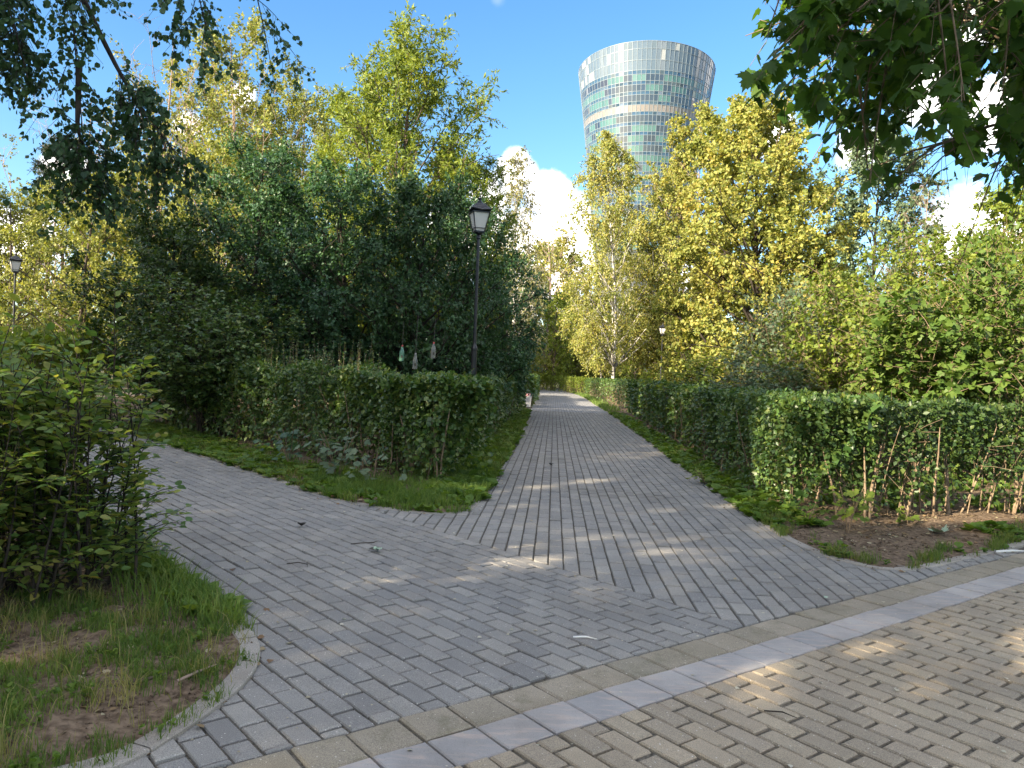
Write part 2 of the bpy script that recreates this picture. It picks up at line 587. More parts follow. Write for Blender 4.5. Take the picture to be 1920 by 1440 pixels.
# ------------------------------------------------------------------ ground plan (metres)
U = np.array([.8007, .5990])        # along the cross path
NN = np.array([.5990, -.8007])      # across it, towards the camera
DL = np.array([math.sin(rad(139.6)), math.cos(rad(139.6))])   # joint where the two grey lays meet
DM = np.array([DL[1], -DL[0]])
if DM @ np.array([-1, -1]) < 0:
    DM = -DM
C_TAN, C_MID, C_LIL, C_DIAG = -3.005, -2.76, -2.512, float(DM @ np.array([-1.09, 8.0]))


def catmull(pts, step=0.12):
    P = np.array(pts, float)
    P = np.vstack([2 * P[0] - P[1], P, 2 * P[-1] - P[-2]])
    out = []
    for i in range(1, len(P) - 2):
        n = max(2, int(np.linalg.norm(P[i + 1] - P[i]) / step))
        for t in np.arange(n) / n:
            a, b, c, d = P[i - 1:i + 3]
            out.append(.5 * ((2 * b) + (c - a) * t + (2 * a - 5 * b + 4 * c - d) * t * t + (3 * b - a - 3 * c + d) * t ** 3))
    out.append(P[-2])
    return np.array(out)


near_edge = [(-7.4, -1.58), (-3.8, 1.12), (-2.5, 2.08), (-1.75, 2.65), (-1.43, 2.90), (-1.33, 3.14), (-1.27, 3.40), (-1.235, 3.68), (-1.25, 3.95), (-1.33, 4.22), (-1.46, 4.46), (-1.66, 4.72), (-2.02, 5.16), (-2.62, 5.86), (-4.2, 7.75), (-6.7, 10.75), (-11.2, 16.2), (-19, 25.5)]
island_edge = [(-16.5, 27.2), (-9.6, 18.3), (-6.35, 14.25), (-4.75, 12.35), (-3.34, 10.63), (-2.55, 9.62), (-1.95, 9.0), (-1.5, 8.65), (-1.10, 8.43), (-.80, 8.37), (-.55, 8.45), (-.40, 8.70), (-.33, 9.3), (-.20, 11.2), (.10, 16.5), (.47, 24.0), (.86, 33.8)]
right_edge = [(5.5, 90), (5.75, 70), (5.35, 56), (4.75, 44), (4.24, 32.5), (3.40, 18.5), (3.02, 12.0), (2.86, 9.4), (2.80, 8.0), (2.83, 7.4), (2.93, 6.95), (3.10, 6.68), (3.36, 6.57), (3.70, 6.70), (4.15, 7.03), (5.27, 7.84), (8.0, 9.88), (14, 14.4)]
NEAR, ISL, RGT = catmull(near_edge), catmull(island_edge), catmull(right_edge)
bed_near = np.vstack([NEAR, [(-24, 22), (-14, -6)]])
bed_island = np.vstack([ISL, [(.9, 35.2), (-4, 45), (-16, 45)]])
bed_right = np.vstack([RGT, [(34, 18), (30, 60), (16, 92)]])


def inside(P, poly):
    P = np.atleast_2d(P)
    x, y = P[:, 0][:, None], P[:, 1][:, None]
    a, b = poly, np.roll(poly, -1, axis=0)
    c = (a[:, 1] > y) != (b[:, 1] > y)
    with np.errstate(divide='ignore', invalid='ignore'):
        xi = (b[:, 0] - a[:, 0]) * (y - a[:, 1]) / (b[:, 1] - a[:, 1]) + a[:, 0]
    return (np.sum(c & (x < xi), axis=1) % 2) == 1


def edge_dist(P, line):
    P = np.atleast_2d(P)
    a, b = line[:-1], line[1:]
    d = b - a
    t = np.clip(((P[:, None] - a) * d).sum(-1) / np.maximum((d * d).sum(-1), 1e-12), 0, 1)
    return np.linalg.norm(P[:, None] - (a + t[..., None] * d), axis=-1).min(1)


# ------------------------------------------------------------------ the ground to the horizon
gx = np.array([-3000, -600, -120, -50, -25, -10, 0, 10, 25, 50, 120, 600, 3000], float)
XX, YY = np.meshgrid(gx, gx)
V = np.stack([XX.ravel(), YY.ravel(), np.full(XX.size, -.06)], 1)
n = len(gx)
ii = np.arange(n - 1)
A = (ii[:, None] * n + ii[None]).ravel()
ground = obj('ground', mesh('ground', V, np.stack([A, A + 1, A + n + 1, A + n], 1), [M['ground']]))
tag(ground, 'dark earth ground under the trees', 'ground', kind='structure')

# sand bed under all paving, seen in the joints
sand = [(-16, -6), (12, -6), (20, 22), (9, 100), (-6, 100), (-25, 32)]
bm = MB()
bm.add([(x, y, -.015) for x, y in sand], [tuple(range(len(sand)))])
sb = bm.build('paving_bed', M['joint'])
tag(sb, 'dark sand showing in the joints of the paving', 'paving bed', kind='structure')


def clip(poly, nx, ny, c, keep_less=True):
    """cut a convex polygon with the line n.p = c"""
    out = []
    s = 1 if keep_less else -1
    for i in range(len(poly)):
        p, q = poly[i], poly[(i + 1) % len(poly)]
        a, b = s * (nx * p[0] + ny * p[1] - c), s * (nx * q[0] + ny * q[1] - c)
        if a <= 0:
            out.append(p)
        if (a < 0) != (b < 0) and abs(a - b) > 1e-12:
            t = a / (a - b)
            out.append((p[0] + t * (q[0] - p[0]), p[1] + t * (q[1] - p[1])))
    return out


def area(poly):
    return .5 * sum(poly[i][0] * poly[(i + 1) % len(poly)][1] - poly[(i + 1) % len(poly)][0] * poly[i][1] for i in range(len(poly)))


def block(poly, zt, cham=.005, depth=.03, tilt=(0, 0)):
    """a paving block: chamfered top, sides going down"""
    if area(poly) < 0:
        poly = poly[::-1]
    k = len(poly)
    cx = sum(p[0] for p in poly) / k
    cy_ = sum(p[1] for p in poly) / k
    V = []
    for x, y in poly:
        V.append((x, y, zt - depth))
    for x, y in poly:
        V.append((x, y, zt - cham + tilt[0] * (x - cx) + tilt[1] * (y - cy_)))
    for x, y in poly:
        dx, dy = cx - x, cy_ - y
        l = math.hypot(dx, dy) + 1e-9
        f = min(.45, cham * 1.5 / l)
        V.append((x + dx * f, y + dy * f, zt + tilt[0] * (x - cx) + tilt[1] * (y - cy_)))
    F = []
    for i in range(k):
        j = (i + 1) % k
        F += [(i, j, k + j, k + i), (k + i, k + j, 2 * k + j, 2 * k + i)]
    F.append(tuple(range(2 * k, 3 * k)))
    return V, F, (cx, cy_)


def rows(org, ax, L, W, gap, il, ih, jl, jh, keep, clips=(), half=.5, jit=.004, seed=0, wj=.5):
    """running-bond rows of blocks with their long side along ax"""
    rng = random.Random(seed)
    bx = np.array([-ax[1], ax[0]])
    out = []
    for j in range(jl, jh):
        o = (j % 2) * half * L + rng.uniform(-.012, .012)
        for i in range(il, ih):
            c = org + ax * (i * L + o) + bx * (j * W)
            out.append((c, i, j))
    C = np.array([c for c, _, _ in out])
    ok = keep(C)
    polys = []
    for (c, i, j), k in zip(out, ok):
        if not k:
            continue
        l, w = L / 2 - gap * .72 + rng.uniform(-jit, jit) * .3, W / 2 - gap * wj + rng.uniform(-jit, jit) * .3
        a = rng.uniform(-.006, .006)
        e = ax + a * bx
        f = bx - a * ax
        c = c + np.array([rng.uniform(-jit, jit), rng.uniform(-jit, jit)]) * .35
        poly = [tuple(c + e * sx * l + f * sy * w) for sx, sy in ((-1, -1), (1, -1), (1, 1), (-1, 1))]
        whole = True
        for nx, ny, cc, less in clips:
            n0 = len(poly)
            p2 = clip(poly, nx, ny, cc, less)
            if len(p2) < 3:
                poly = None
                break
            whole = whole and p2 == poly
            poly = p2
        if poly is None or abs(area(poly)) < .0009:
            continue
        polys.append((poly, whole))
    return polys


def lay(parent, name, rest, polys, mat, nmax, seed, amp=.0022, cham=.0065, far=None):
    """the nmax blocks nearest the camera as objects, the rest joined"""
    rng = random.Random(seed)
    polys = sorted(polys, key=lambda p: math.hypot(sum(q[0] for q in p[0]) / len(p[0]), sum(q[1] for q in p[0]) / len(p[0])))
    vis, hid = [], []
    for p in polys:
        x, y = sum(q[0] for q in p[0]) / len(p[0]), sum(q[1] for q in p[0]) / len(p[0])
        seen = y > 2.7 and abs(x) < y * .70
        (vis if seen and len(vis) < nmax else hid).append(p)
    for poly, whole in vis:
        zt = rng.gauss(0, amp)
        V, F, (cx, cy_) = block(poly, 0, cham, tilt=(rng.gauss(0, .009), rng.gauss(0, .009)))
        me = bpy.data.meshes.new(name)
        me.from_pydata([(x - cx, y - cy_, z) for x, y, z in V], [], F)
        me.materials.append(mat)
        obj(name, me, parent, (cx, cy_, zt))
    if hid:
        b = MB()
        for poly, whole in hid:
            V, F, _ = block(poly, rng.gauss(0, amp), cham, tilt=(rng.gauss(0, .009), rng.gauss(0, .009)))
            b.add(V, F)
        o = b.build(rest, mat, parent)
        tag(o, kind='stuff')


def not_deep(C, margin=.16):
    ok = np.ones(len(C), bool)
    for poly, line in ((bed_near, NEAR), (bed_island, ISL), (bed_right, RGT)):
        ins = inside(C, poly)
        if ins.any():
            d = np.full(len(C), 0.0)
            d[ins] = edge_dist(C[ins], line)
            ok &= ~(ins & (d > margin))
    return ok


PL, PW, PG = .2465, .1232, .0125
# left path: blocks along the diagonal joint
left_path = empty('left_path')
tag(left_path, 'grey block path running off to the left behind the shrub', 'path', kind='structure')
org = np.array([-1.09, 8.0]) + DM * (PW / 2)
P = rows(org, DL, PL, PW, PG, -75, 28, -2, 64,
         lambda C: not_deep(C) & (C @ NN < C_TAN + .2) & (C @ NN > -27) & (C @ DM > C_DIAG - .01) & (C[:, 1] > .3),
         [(NN[0], NN[1], C_TAN - .004, True)], seed=1) if (np.array([-DL[1], DL[0]]) @ DM) > 0 else \
    rows(org, -DL, PL, PW, PG, -28, 75, -2, 64,
         lambda C: not_deep(C) & (C @ NN < C_TAN + .2) & (C @ NN > -27) & (C @ DM > C_DIAG - .01) & (C[:, 1] > .3),
         [(NN[0], NN[1], C_TAN - .004, True)], seed=1)
lay(left_path, 'paving_block', 'paving_block_field', P, M['paver_grey'], 300, 11)

# straight path: blocks along the path
straight = empty('straight_path')
tag(straight, 'grey block path running straight ahead between the hedges', 'path', kind='structure')
PA = np.array([math.sin(rad(3.1)), math.cos(rad(3.1))])
P = rows(np.array([.42, 6.36]), PA, PL * 1.03, PW * 1.03, .013, -14, 112, -36, 24,
         lambda C: not_deep(C) & (C @ NN < C_TAN + .2) & (C @ DM < C_DIAG + .14) & (C[:, 1] < 34) & (C[:, 0] > -2.4) & (C[:, 0] < 5.2),
         [(NN[0], NN[1], C_TAN - .004, True), (DM[0], DM[1], C_DIAG - .004, True)], seed=2)
lay(straight, 'paving_block', 'paving_block_field', P, M['paver_grey'], 300, 12)
# beyond 34 m single blocks are below a pixel: rows only
b = MB()
rngp = random.Random(5)
for j in range(-36, 14):
    for y0 in np.arange(34.05, 92, 2.6):
        c = np.array([.42, 6.36]) + PA * ((y0 - 6.36) / PA[1]) + np.array([-PA[1], PA[0]]) * (j * PW * 1.03)
        m_ = c + PA * 1.29
        if not not_deep(m_[None], .2)[0] or m_[0] < -.2 or m_[0] > 6.5:
            continue
        e, f = PA * 1.29, np.array([-PA[1], PA[0]]) * (PW * .5 - .004)
        poly = [tuple(m_ + e * sx + f * sy) for sx, sy in ((-1, -1), (1, -1), (1, 1), (-1, 1))]
        V, F, _ = block(poly, rngp.gauss(-.001, .001))
        b.add(V, F)
tag(b.build('distant_block_rows', M['joint_far'], straight), kind='stuff')

# two border courses and the tan cross path
border = empty('border_course')
tag(border, 'border of square tan stones and lilac slabs between grey and tan paving', 'paving border', kind='structure')
rngp = random.Random(8)


def course(name, c0, c1, pitch, gap, s0, s1, mat, amp, cham):
    s = s0
    while s < s1:
        w = pitch + rngp.uniform(-.006, .006)
        a, bb = s + gap / 2, s + w - gap / 2
        poly = [tuple(NN * (c + rngp.uniform(-.003, .003)) + U * (t + rngp.uniform(-.003, .003))) for c, t in ((c0, a), (c1, a), (c1, bb), (c0, bb))]
        if abs(sum(p[0] for p in poly) / 4) < 9 and sum(p[1] for p in poly) / 4 > 1.2:
            V, F, (cx, cy_) = block(poly, 0, cham, tilt=(rngp.gauss(0, .012), rngp.gauss(0, .012)))
            me = bpy.data.meshes.new(name)
            me.from_pydata([(x - cx, y - cy_, z) for x, y, z in V], [], F)
            me.materials.append(mat)
            obj(name, me, border, (cx, cy_, rngp.gauss(-.001, amp)))
        s += w


course('tan_stone', C_TAN + .006, C_MID - .007, .2535, .014, -4.4, 13, M['stone_tan'], .003, .009)
course('lilac_slab', C_MID + .004, C_LIL - .005, .2555, .010, -4.45, 13, M['slab_lilac'], .0015, .006)
cross = empty('cross_path')
tag(cross, 'tan block path crossing the foreground at lower right', 'path', kind='structure')
PV = np.array([math.sin(rad(143.2)), math.cos(rad(143.2))])
P = rows(NN * (C_LIL + .1) + U * 3.0, PV, .247, .1235, .0135, -2, 22, -60, 84,
         lambda C: (C @ NN > C_LIL - .2) & (C @ NN < 1.6) & (C[:, 1] > 1.0) & (np.abs(C[:, 0]) < 9),
         [(NN[0], NN[1], C_LIL + .004, False)], seed=3, wj=.66)
lay(cross, 'paving_block', 'paving_block_field', P, M['paver_tan'], 300, 13, amp=.0026, cham=.008)


# kerbs: single stones along the three planted beds
def kerb(label, line, w, zt, a0, a1, ln=.5, seed=0, seen=lambda m: True):
    rng = random.Random(seed)
    root = empty('kerb')
    tag(root, label, 'kerb', 'low kerbs round the planted beds', kind='structure')
    seg = np.linalg.norm(np.diff(line, axis=0), axis=1)
    s = np.concatenate([[0], np.cumsum(seg)])
    T = np.gradient(line, axis=0)
    T /= np.linalg.norm(T, axis=1, keepdims=True)
    Nm = np.stack([-T[:, 1], T[:, 0]], 1)

    def P(t):
        return np.array([np.interp(t, s, line[:, 0]), np.interp(t, s, line[:, 1])]), np.array([np.interp(t, s, Nm[:, 0]), np.interp(t, s, Nm[:, 1])])
    t = a0 * s[-1]
    end = a1 * s[-1]
    while t < end:
        l = ln * rng.uniform(.92, 1.08)
        k = 5
        V, dz = [], rng.gauss(0, .003)
        ts = np.linspace(t + .003, t + l - .004, k)
        sh = rng.gauss(0, .004)
        for q in ts:
            p, nrmv = P(q)
            for off, z in ((sh, -.04), (sh, zt - .008), (sh + .008, zt), (sh + w - .008, zt), (sh + w, zt - .008), (sh + w, -.04)):
                V.append((p[0] + nrmv[0] * off, p[1] + nrmv[1] * off, z + (dz if z > 0 else 0)))
        F = []
        for a in range(k - 1):
            for c in range(5):
                F.append((a * 6 + c, a * 6 + c + 1, a * 6 + 7 + c, a * 6 + 6 + c))
        F += [(5, 4, 3, 2, 1, 0), tuple((k - 1) * 6 + c for c in range(6))]
        m_ = np.array(V).mean(0)
        b = MB()
        b.add([tuple(np.array(v) - [m_[0], m_[1], 0]) for v in V], F)
        b.build('kerb_stone', M['kerb'], root, (m_[0], m_[1], 0))
        t += l
    return root


kerb('pale curved kerb of the bare grassy bed at lower left', NEAR, .11, .022, .12, .62, .46, 1)
kerb('low kerb round the grassy tip of the hedge island', ISL, .09, .006, .10, 1.0, .62, 2)
kerb('narrow kerb of the soil bed at the right hand corner', RGT, .10, .012, .30, .95, .6, 3)


# planted beds: soil sheets, finely meshed near the camera
def soil(name, label, poly, line, seed, cells, z0=.0):
    """cells: list of (step, dmax) ring densities"""
    rng = np.random.default_rng(seed)
    pts = []
    lo, hi = poly.min(0), poly.max(0)
    dprev = 0
    for step, dmax in cells:
        l2, h2 = np.maximum(lo, -dmax), np.minimum(hi, dmax)
        g = np.stack(np.meshgrid(np.arange(l2[0], h2[0], step), np.arange(l2[1], h2[1], step)), -1).reshape(-1, 2)
        g = g + rng.uniform(-.35, .35, g.shape) * step
        r = np.linalg.norm(g, axis=1)
        g = g[(r >= dprev) & (r < dmax)]
        g = g[inside(g, poly)]
        g = g[edge_dist(g, np.vstack([poly, poly[:1]])) > step * .45]
        pts.append(g)
        dprev = dmax
    bnd = poly
    allp = np.vstack([bnd] + pts)
    nb = len(bnd)
    res = delaunay_2d_cdt([Vector(p) for p in allp], [], [list(range(nb))], 1, 1e-5)
    V2 = np.array([tuple(v) for v in res[0]])
    F = [list(f) for f in res[2]]
    z = np.full(len(V2), z0)
    d = edge_dist(V2, line)
    P3 = np.c_[V2, np.zeros(len(V2))]
    z += np.clip(d / .5, 0, 1) * (.03 + .022 * wob(P3, 1.7, seed) + .012 * wob(P3, 6, seed + 1) + .007 * rng.normal(size=len(V2)))
    z[d < .03] = z0 - .012
    tri = np.array([f for f in F if len(f) == 3])
    o = obj(name, mesh(name, np.c_[V2, z], tri, [M['soil']], smooth=True))
    return tag(o, label, 'soil bed', kind='structure')


bed_near_soil = soil('soil_bed', 'bare brown soil of the bed at lower left', bed_near, NEAR, 1, [(.055, 5.6), (.2, 9), (1.2, 30)], .006)
bed_island_soil = soil('soil_bed', 'dark soil under the hedge island between the paths', bed_island, ISL, 2, [(.11, 12), (.4, 20), (1.5, 60)], .0)
bed_right_soil = soil('soil_bed', 'reddish brown soil under the hedge at right', bed_right, RGT, 3, [(.09, 11), (.4, 18), (2.0, 100)], .002)

# ------------------------------------------------------------------ glass office tower
def glassmat(name, col, rough=.08, metal=0.0, spec=.9, noise=None):
    m, N, L, out = newmat(name)
    pb = N.new('ShaderNodeBsdfPrincipled')
    geo = N.new('ShaderNodeNewGeometry')
    oi = N.new('ShaderNodeObjectInfo')
    a = N.new('ShaderNodeMath'); a.operation = 'ADD'
    L.new(geo.outputs['Random Per Island'], a.inputs[0])
    L.new(oi.outputs['Random'], a.inputs[1])
    fr = N.new('ShaderNodeMath'); fr.operation = 'FRACT'
    L.new(a.outputs[0], fr.inputs[0])
    rp = ramp(N, [(i / (len(col) - 1), c) for i, c in enumerate(col)])
    rp.color_ramp.interpolation = 'LINEAR'
    L.new(fr.outputs[0], rp.inputs[0])
    L.new(rp.outputs[0], pb.inputs['Base Color'])
    pb.inputs['Roughness'].default_value = rough
    pb.inputs['Metallic'].default_value = metal
    pb.inputs['Specular IOR Level'].default_value = spec
    L.new(pb.outputs[0], out.inputs['Surface'])
    return m


def build_tower():
    D, R0, HT, NP = 290.0, 25.2, 116.0, 96
    cx, cy_ = (1209 - 960) / 1443 * D - 4.3, D
    mats = [glassmat('dark_window_glass', [(.010, .018, .04), (.018, .03, .06), (.028, .035, .05), (.014, .028, .065)], .06, 0, 1.0),
            glassmat('green_blind_glass', [(.045, .115, .115), (.06, .135, .13), (.035, .095, .10), (.08, .155, .15)], .12, 0, .8),
            glassmat('slate_glass', [(.022, .055, .095), (.034, .07, .115), (.026, .06, .105)], .10, 0, .9),
            glassmat('grey_facade_panel', [(.075, .105, .14), (.095, .125, .155), (.082, .112, .145)], .15, 0, .8),
            glassmat('beige_band_panel', [(.16, .15, .145), (.18, .165, .155)], .35, 0, .5),
            solid('white_mullion', (.16, .20, .235), .4, .5),
            glassmat('pale_facade_panel', [(.24, .26, .27), (.28, .30, .30)], .3, 0, .6)]
    root = empty('office_tower', (cx, cy_, 0))
    tag(root, 'flared round glass office tower rising behind the trees', 'tower')
    BASE = math.atan2(-cy_, -cx)       # facing the park

    def radius(dz):
        return 15.2 + 10.0 * max(0.0, 1 - dz / 92.0) ** 1.35

    def ztop(a):
        return HT + 1.7 * math.cos(a - BASE)

    def pt(a, dz, off=0.0):
        r = radius(dz) + off
        return (r * math.cos(a), r * math.sin(a), (HT - dz) + (ztop(a) - HT) * max(0, 1 - dz / 9.0))
    # rows: (top, bottom, kind) measured down from the roof edge
    rowl = [(0.0, 2.1, 'p'), (2.1, 5.2, 'p'), (5.2, 8.0, 'p')]
    z = 8.0
    for blockn, floors in ((0, 3), (1, 14)):
        for f in range(floors):
            rowl += [(z, z + 1.15, 's'), (z + 1.15, z + 3.35, 'w')]
            z += 3.35
        if blockn == 0:
            rowl += [(z, z + 1.1, 's'), (z + 1.1, z + 3.4, 'b')]
            z += 3.4
    ZB = z
    rng = random.Random(3)
    da = 2 * math.pi / NP
    joined = {}
    wins = []
    for ri, (a0, a1, kd) in enumerate(rowl):
        run = 0
        state = 1
        for j in range(NP):
            th = BASE + (j + .5) * da
            if kd == 'p':
                mi = 6 if (rng.random() < .02 or (math.sin(th - BASE) < -.6 and math.cos(th - BASE) > 0 and rng.random() < .25)) else 3
            elif kd == 's':
                mi = 2
            elif kd == 'b':
                mi = 4
            else:
                if run <= 0:
                    state = 1 if rng.random() < .52 else 0
                    run = rng.randint(1, 5)
                run -= 1
                mi = state
            front = math.cos(th - BASE) > -.05
            if kd == 'w' and front and a1 < 45 and abs((j + .5) * da if j < NP / 2 else (j + .5) * da - 2 * math.pi) < 1.2:
                wins.append((abs(((j + .5) * da + math.pi) % (2 * math.pi) - math.pi), ri, a0, a1, th, mi))
            else:
                joined.setdefault(mi, []).append((th, a0, a1))
    wins.sort(key=lambda w: w[2] * 10 + w[0])
    mesh_of = {}
    for k, (_, ri, a0, a1, th, mi) in enumerate(wins):
        if k >= 298:
            joined.setdefault(mi, []).append((th, a0, a1))
            continue
        if (ri, mi) not in mesh_of:
            h = da * .5 * .93
            V, F = [], []
            c = [pt(0, 0)]
            P4 = [(-h, a0 + .07), (-h, a1 - .07), (h, a1 - .07), (h, a0 + .07)]
            for q, dz in P4:
                r = radius(dz)
                V.append((r * math.cos(q), r * math.sin(q), HT - dz))
            for q, dz in P4:
                r = radius(dz) - .12
                V.append((r * math.cos(q), r * math.sin(q), HT - dz))
            me = bpy.data.meshes.new('window')
            me.from_pydata(V, [], [(0, 1, 2, 3), (0, 4, 5, 1), (1, 5, 6, 2), (2, 6, 7, 3), (3, 7, 4, 0)])
            # a blind half drawn: darker strip under it
            me.materials.append(mats[mi])
            mesh_of[(ri, mi)] = me
        obj('window', mesh_of[(ri, mi)], root, (0, 0, 0), (0, 0, th))
    names = {0: 'window_panes', 1: 'blind_panes', 2: 'spandrel_panes', 3: 'parapet_panels', 4: 'band_panels', 6: 'pale_panels'}
    for mi, L in joined.items():
        V, F = [], []
        for th, a0, a1 in L:
            h = da * .5 * .94
            k = len(V)
            jit = rng.uniform(-.05, .05)
            V += [pt(th - h, a0 + .06, jit), pt(th - h, a1 - .06, -jit), pt(th + h, a1 - .06, -jit), pt(th + h, a0 + .06, jit)]
            F.append((k, k + 1, k + 2, k + 3))
        me = bpy.data.meshes.new(names[mi])
        me.from_pydata(V, [], F)
        me.materials.append(mats[mi])
        tag(obj(names[mi], me, root), kind='stuff')
    # mullions: upright ribs and ring rails standing proud
    V, F = [], []
    zs = sorted(set([a for a, _, _ in rowl] + [ZB]))
    for j in range(NP):
        th = BASE + j * da
        if math.cos(th - BASE) < -.3:
            continue                   # the back is never in sight
        w = .075 / 22
        for s0, s1 in zip(zs[:-1], zs[1:]):
            k = len(V)
            for dz in (s0, s1):
                V += [pt(th - w, dz, -.05), pt(th - w, dz, .10), pt(th + w, dz, .10), pt(th + w, dz, -.05)]
            F += [(k, k + 1, k + 5, k + 4), (k + 1, k + 2, k + 6, k + 5), (k + 2, k + 3, k + 7, k + 6)]
    for dz in zs:
        for j in range(NP):
            k = len(V)
            t0, t1 = BASE + j * da, BASE + (j + 1) * da
            if math.cos(t0 - BASE) < -.3:
                continue
            for t in (t0, t1):
                V += [pt(t, dz - .07, -.05), pt(t, dz - .07, .08), pt(t, dz + .07, .08), pt(t, dz + .07, -.05)]
            F += [(k, k + 4, k + 5, k + 1), (k + 1, k + 5, k + 6, k + 2), (k + 2, k + 6, k + 7, k + 3)]
    me = bpy.data.meshes.new('mullion_grid')
    me.from_pydata(V, [], F)
    me.materials.append(mats[5])
    tag(obj('mullion_grid', me, root), kind='stuff')
    # core behind the glass, roof and the shaft below the visible part
    b = MB()
    prof = [(radius(dz) - .35, HT - dz) for dz in np.linspace(92, 0.6, 24)]
    b.lathe([(15.2, 0)] + prof, 48)
    b.build('core', solid('tower_core', (.05, .06, .07), .5), root)


build_tower()

# ------------------------------------------------------------------ park lamps
def build_lamp():
    root = empty('street_lamp')
    b = MB()
    b.lathe([(.085, -.1), (.085, .02), (.075, .05), (.066, .10), (.066, 2.05), (.072, 2.06), (.072, 2.10), (.05, 2.16), (.040, 2.2), (.034, 4.50), (.05, 4.52), (.05, 4.57), (.036, 4.60), (.036, 4.64)], 14)
    b.build('post', M['black'], root, smooth=False)
    b = MB()     # cage: floor ring, four corner bars, top ring
    zb, zt, rb, rt = 4.66, 5.08, .105, .185
    b.box((0, 0, zb), (rb * 2.1, rb * 2.1, .03))
    b.lathe([(.04, 4.60), (.09, 4.63), (.09, 4.645)], 12)
    for sx in (-1, 1):
        for sy in (-1, 1):
            b.tube([(sx * rb, sy * rb, zb), (sx * rt, sy * rt, zt)], [.013, .013], 4)
    for s in (-1, 1):
        b.box((0, s * rt, zt), (rt * 2 + .02, .022, .022))
        b.box((s * rt, 0, zt), (.022, rt * 2 + .02, .022))
        b.box((0, s * (rb + .018), zb + .075), (rb * 2.3, .014, .012))
        b.box((s * (rb + .018), 0, zb + .075), (.014, rb * 2.3, .012))
    b.build('lantern_frame', M['black'], root)
    for k in range(4):
        a = k * math.pi / 2
        b = MB()
        ib, it = rb - .012, rt - .014
        q = [(-ib, -ib, zb + .02), (ib, -ib, zb + .02), (it, -it, zt - .01), (-it, -it, zt - .01)]
        q2 = [(x * .97, y * .97, z) for x, y, z in q]
        ca, sa = math.cos(a), math.sin(a)
        VV = [(ca * x - sa * y, sa * x + ca * y, z) for x, y, z in q + q2]
        b.add(VV, [(0, 1, 2, 3), (7, 6, 5, 4), (0, 4, 5, 1), (1, 5, 6, 2), (2, 6, 7, 3), (3, 7, 4, 0)])
        b.build('lantern_pane', M['opal'], root)
    b = MB()     # four-sided curved hood with upturned corners
    R = [(.235, 5.10), (.242, 5.125), (.205, 5.15), (.165, 5.215), (.115, 5.275), (.06, 5.30)]
    V, F = [], []
    for r, z in R:
        for k in range(8):
            a = math.pi / 4 * k
            corner = k % 2 == 1
            rr = r * (1.30 if corner else 1.0) * (1.0 if r > .1 else .9)
            V.append((rr * math.cos(a), rr * math.sin(a), z + (.03 if corner and r > .2 else 0)))
    for i in range(len(R) - 1):
        for k in range(8):
            F.append((i * 8 + k, i * 8 + (k + 1) % 8, (i + 1) * 8 + (k + 1) % 8, (i + 1) * 8 + k))
    F.append(tuple(range(7, -1, -1)))
    F.append(tuple((len(R) - 1) * 8 + k for k in range(8)))
    b.add(V, F)
    b.build('lantern_hood', M['black'], root)
    b = MB()
    b.lathe([(.062, 5.295), (.06, 5.33), (.035, 5.345), (.035, 5.37), (.052, 5.385), (.052, 5.40), (.02, 5.41), (.014, 5.43), (.024, 5.445), (.012, 5.47)], 10)
    b.build('finial', M['black'], root)
    return root


def copy_tree(o, parent=None):
    c = o.copy()
    COL.objects.link(c)
    c.parent = parent
    for ch in o.children:
        copy_tree(ch, c)
    return c


lamp = build_lamp()
LG = 'black park lamps with lantern heads'
lamp2, lamp3 = copy_tree(lamp), copy_tree(lamp)
for o, loc, rz, lab in ((lamp, (-.86, 17.0, 0), rad(18), 'black lamp post with lantern head standing tallest beside the dark trees'),
                        (lamp2, (-20.4, 31.4, .3), rad(40), 'distant black lamp post by the sunlit trees at far left'),
                        (lamp3, (10.6, 55.0, .2), rad(10), 'small far lamp post behind the hedge on the right')):
    o.location, o.rotation_euler = loc, (0, 0, rz)
    tag(o, lab, 'street lamp', LG)

# ------------------------------------------------------------------ litter bin beside the path
bin_ = empty('litter_bin', (.74, 36.3, 0), rad(-6))
tag(bin_, 'white tapered litter bin with a pink bag beside the path', 'litter bin')
b = MB()
q = [(-.16, -.14), (.16, -.14), (.16, .14), (-.16, .14)]
V = [(x, y, .06) for x, y in q] + [(x * 1.3, y * 1.3, .62) for x, y in q] + [(x * 1.22, y * 1.22, .62) for x, y in q] + [(x * .9, y * .9, .12) for x, y in q]
F = [(3, 2, 1, 0)]
for i in range(4):
    j = (i + 1) % 4
    F += [(i, j, 4 + j, 4 + i), (4 + i, 4 + j, 8 + j, 8 + i), (8 + i, 8 + j, 12 + j, 12 + i)]
F.append((12, 13, 14, 15))
b.add(V, F)
b.build('body', solid('white_bin_panel', (.58, .57, .58), .5, noise=.08, nscale=8), bin_)
b = MB()
for s in (-1, 1):
    b.tube([(s * .24, 0, 0), (s * .225, 0, .3), (s * .25, 0, .66)], [.016, .016, .016], 6)
    b.box((s * .215, 0, .42), (.05, .03, .03))
b.box((0, 0, .03), (.46, .05, .03))
b.build('bin_stand', solid('brown_bin_metal', (.16, .10, .075), .5), bin_)
b = MB()
rngp = random.Random(2)
V, F = [], []
for k in range(16):
    a = k * math.pi / 8
    w = 1 + .1 * math.sin(3 * a)
    for r, z in ((.225, .57), (.235, .645), (.20, .67), (.13, .64)):
        rr = r * w / max(abs(math.cos(a)), abs(math.sin(a))) ** .7
        V.append((rr * math.cos(a) * .95, rr * math.sin(a) * .82, z + rngp.uniform(-.012, .018)))
for k in range(16):
    for i in range(3):
        a0, a1 = k * 4 + i, ((k + 1) % 16) * 4 + i
        F.append((a0, a1, a1 + 1, a0 + 1))
b.add(V, F)
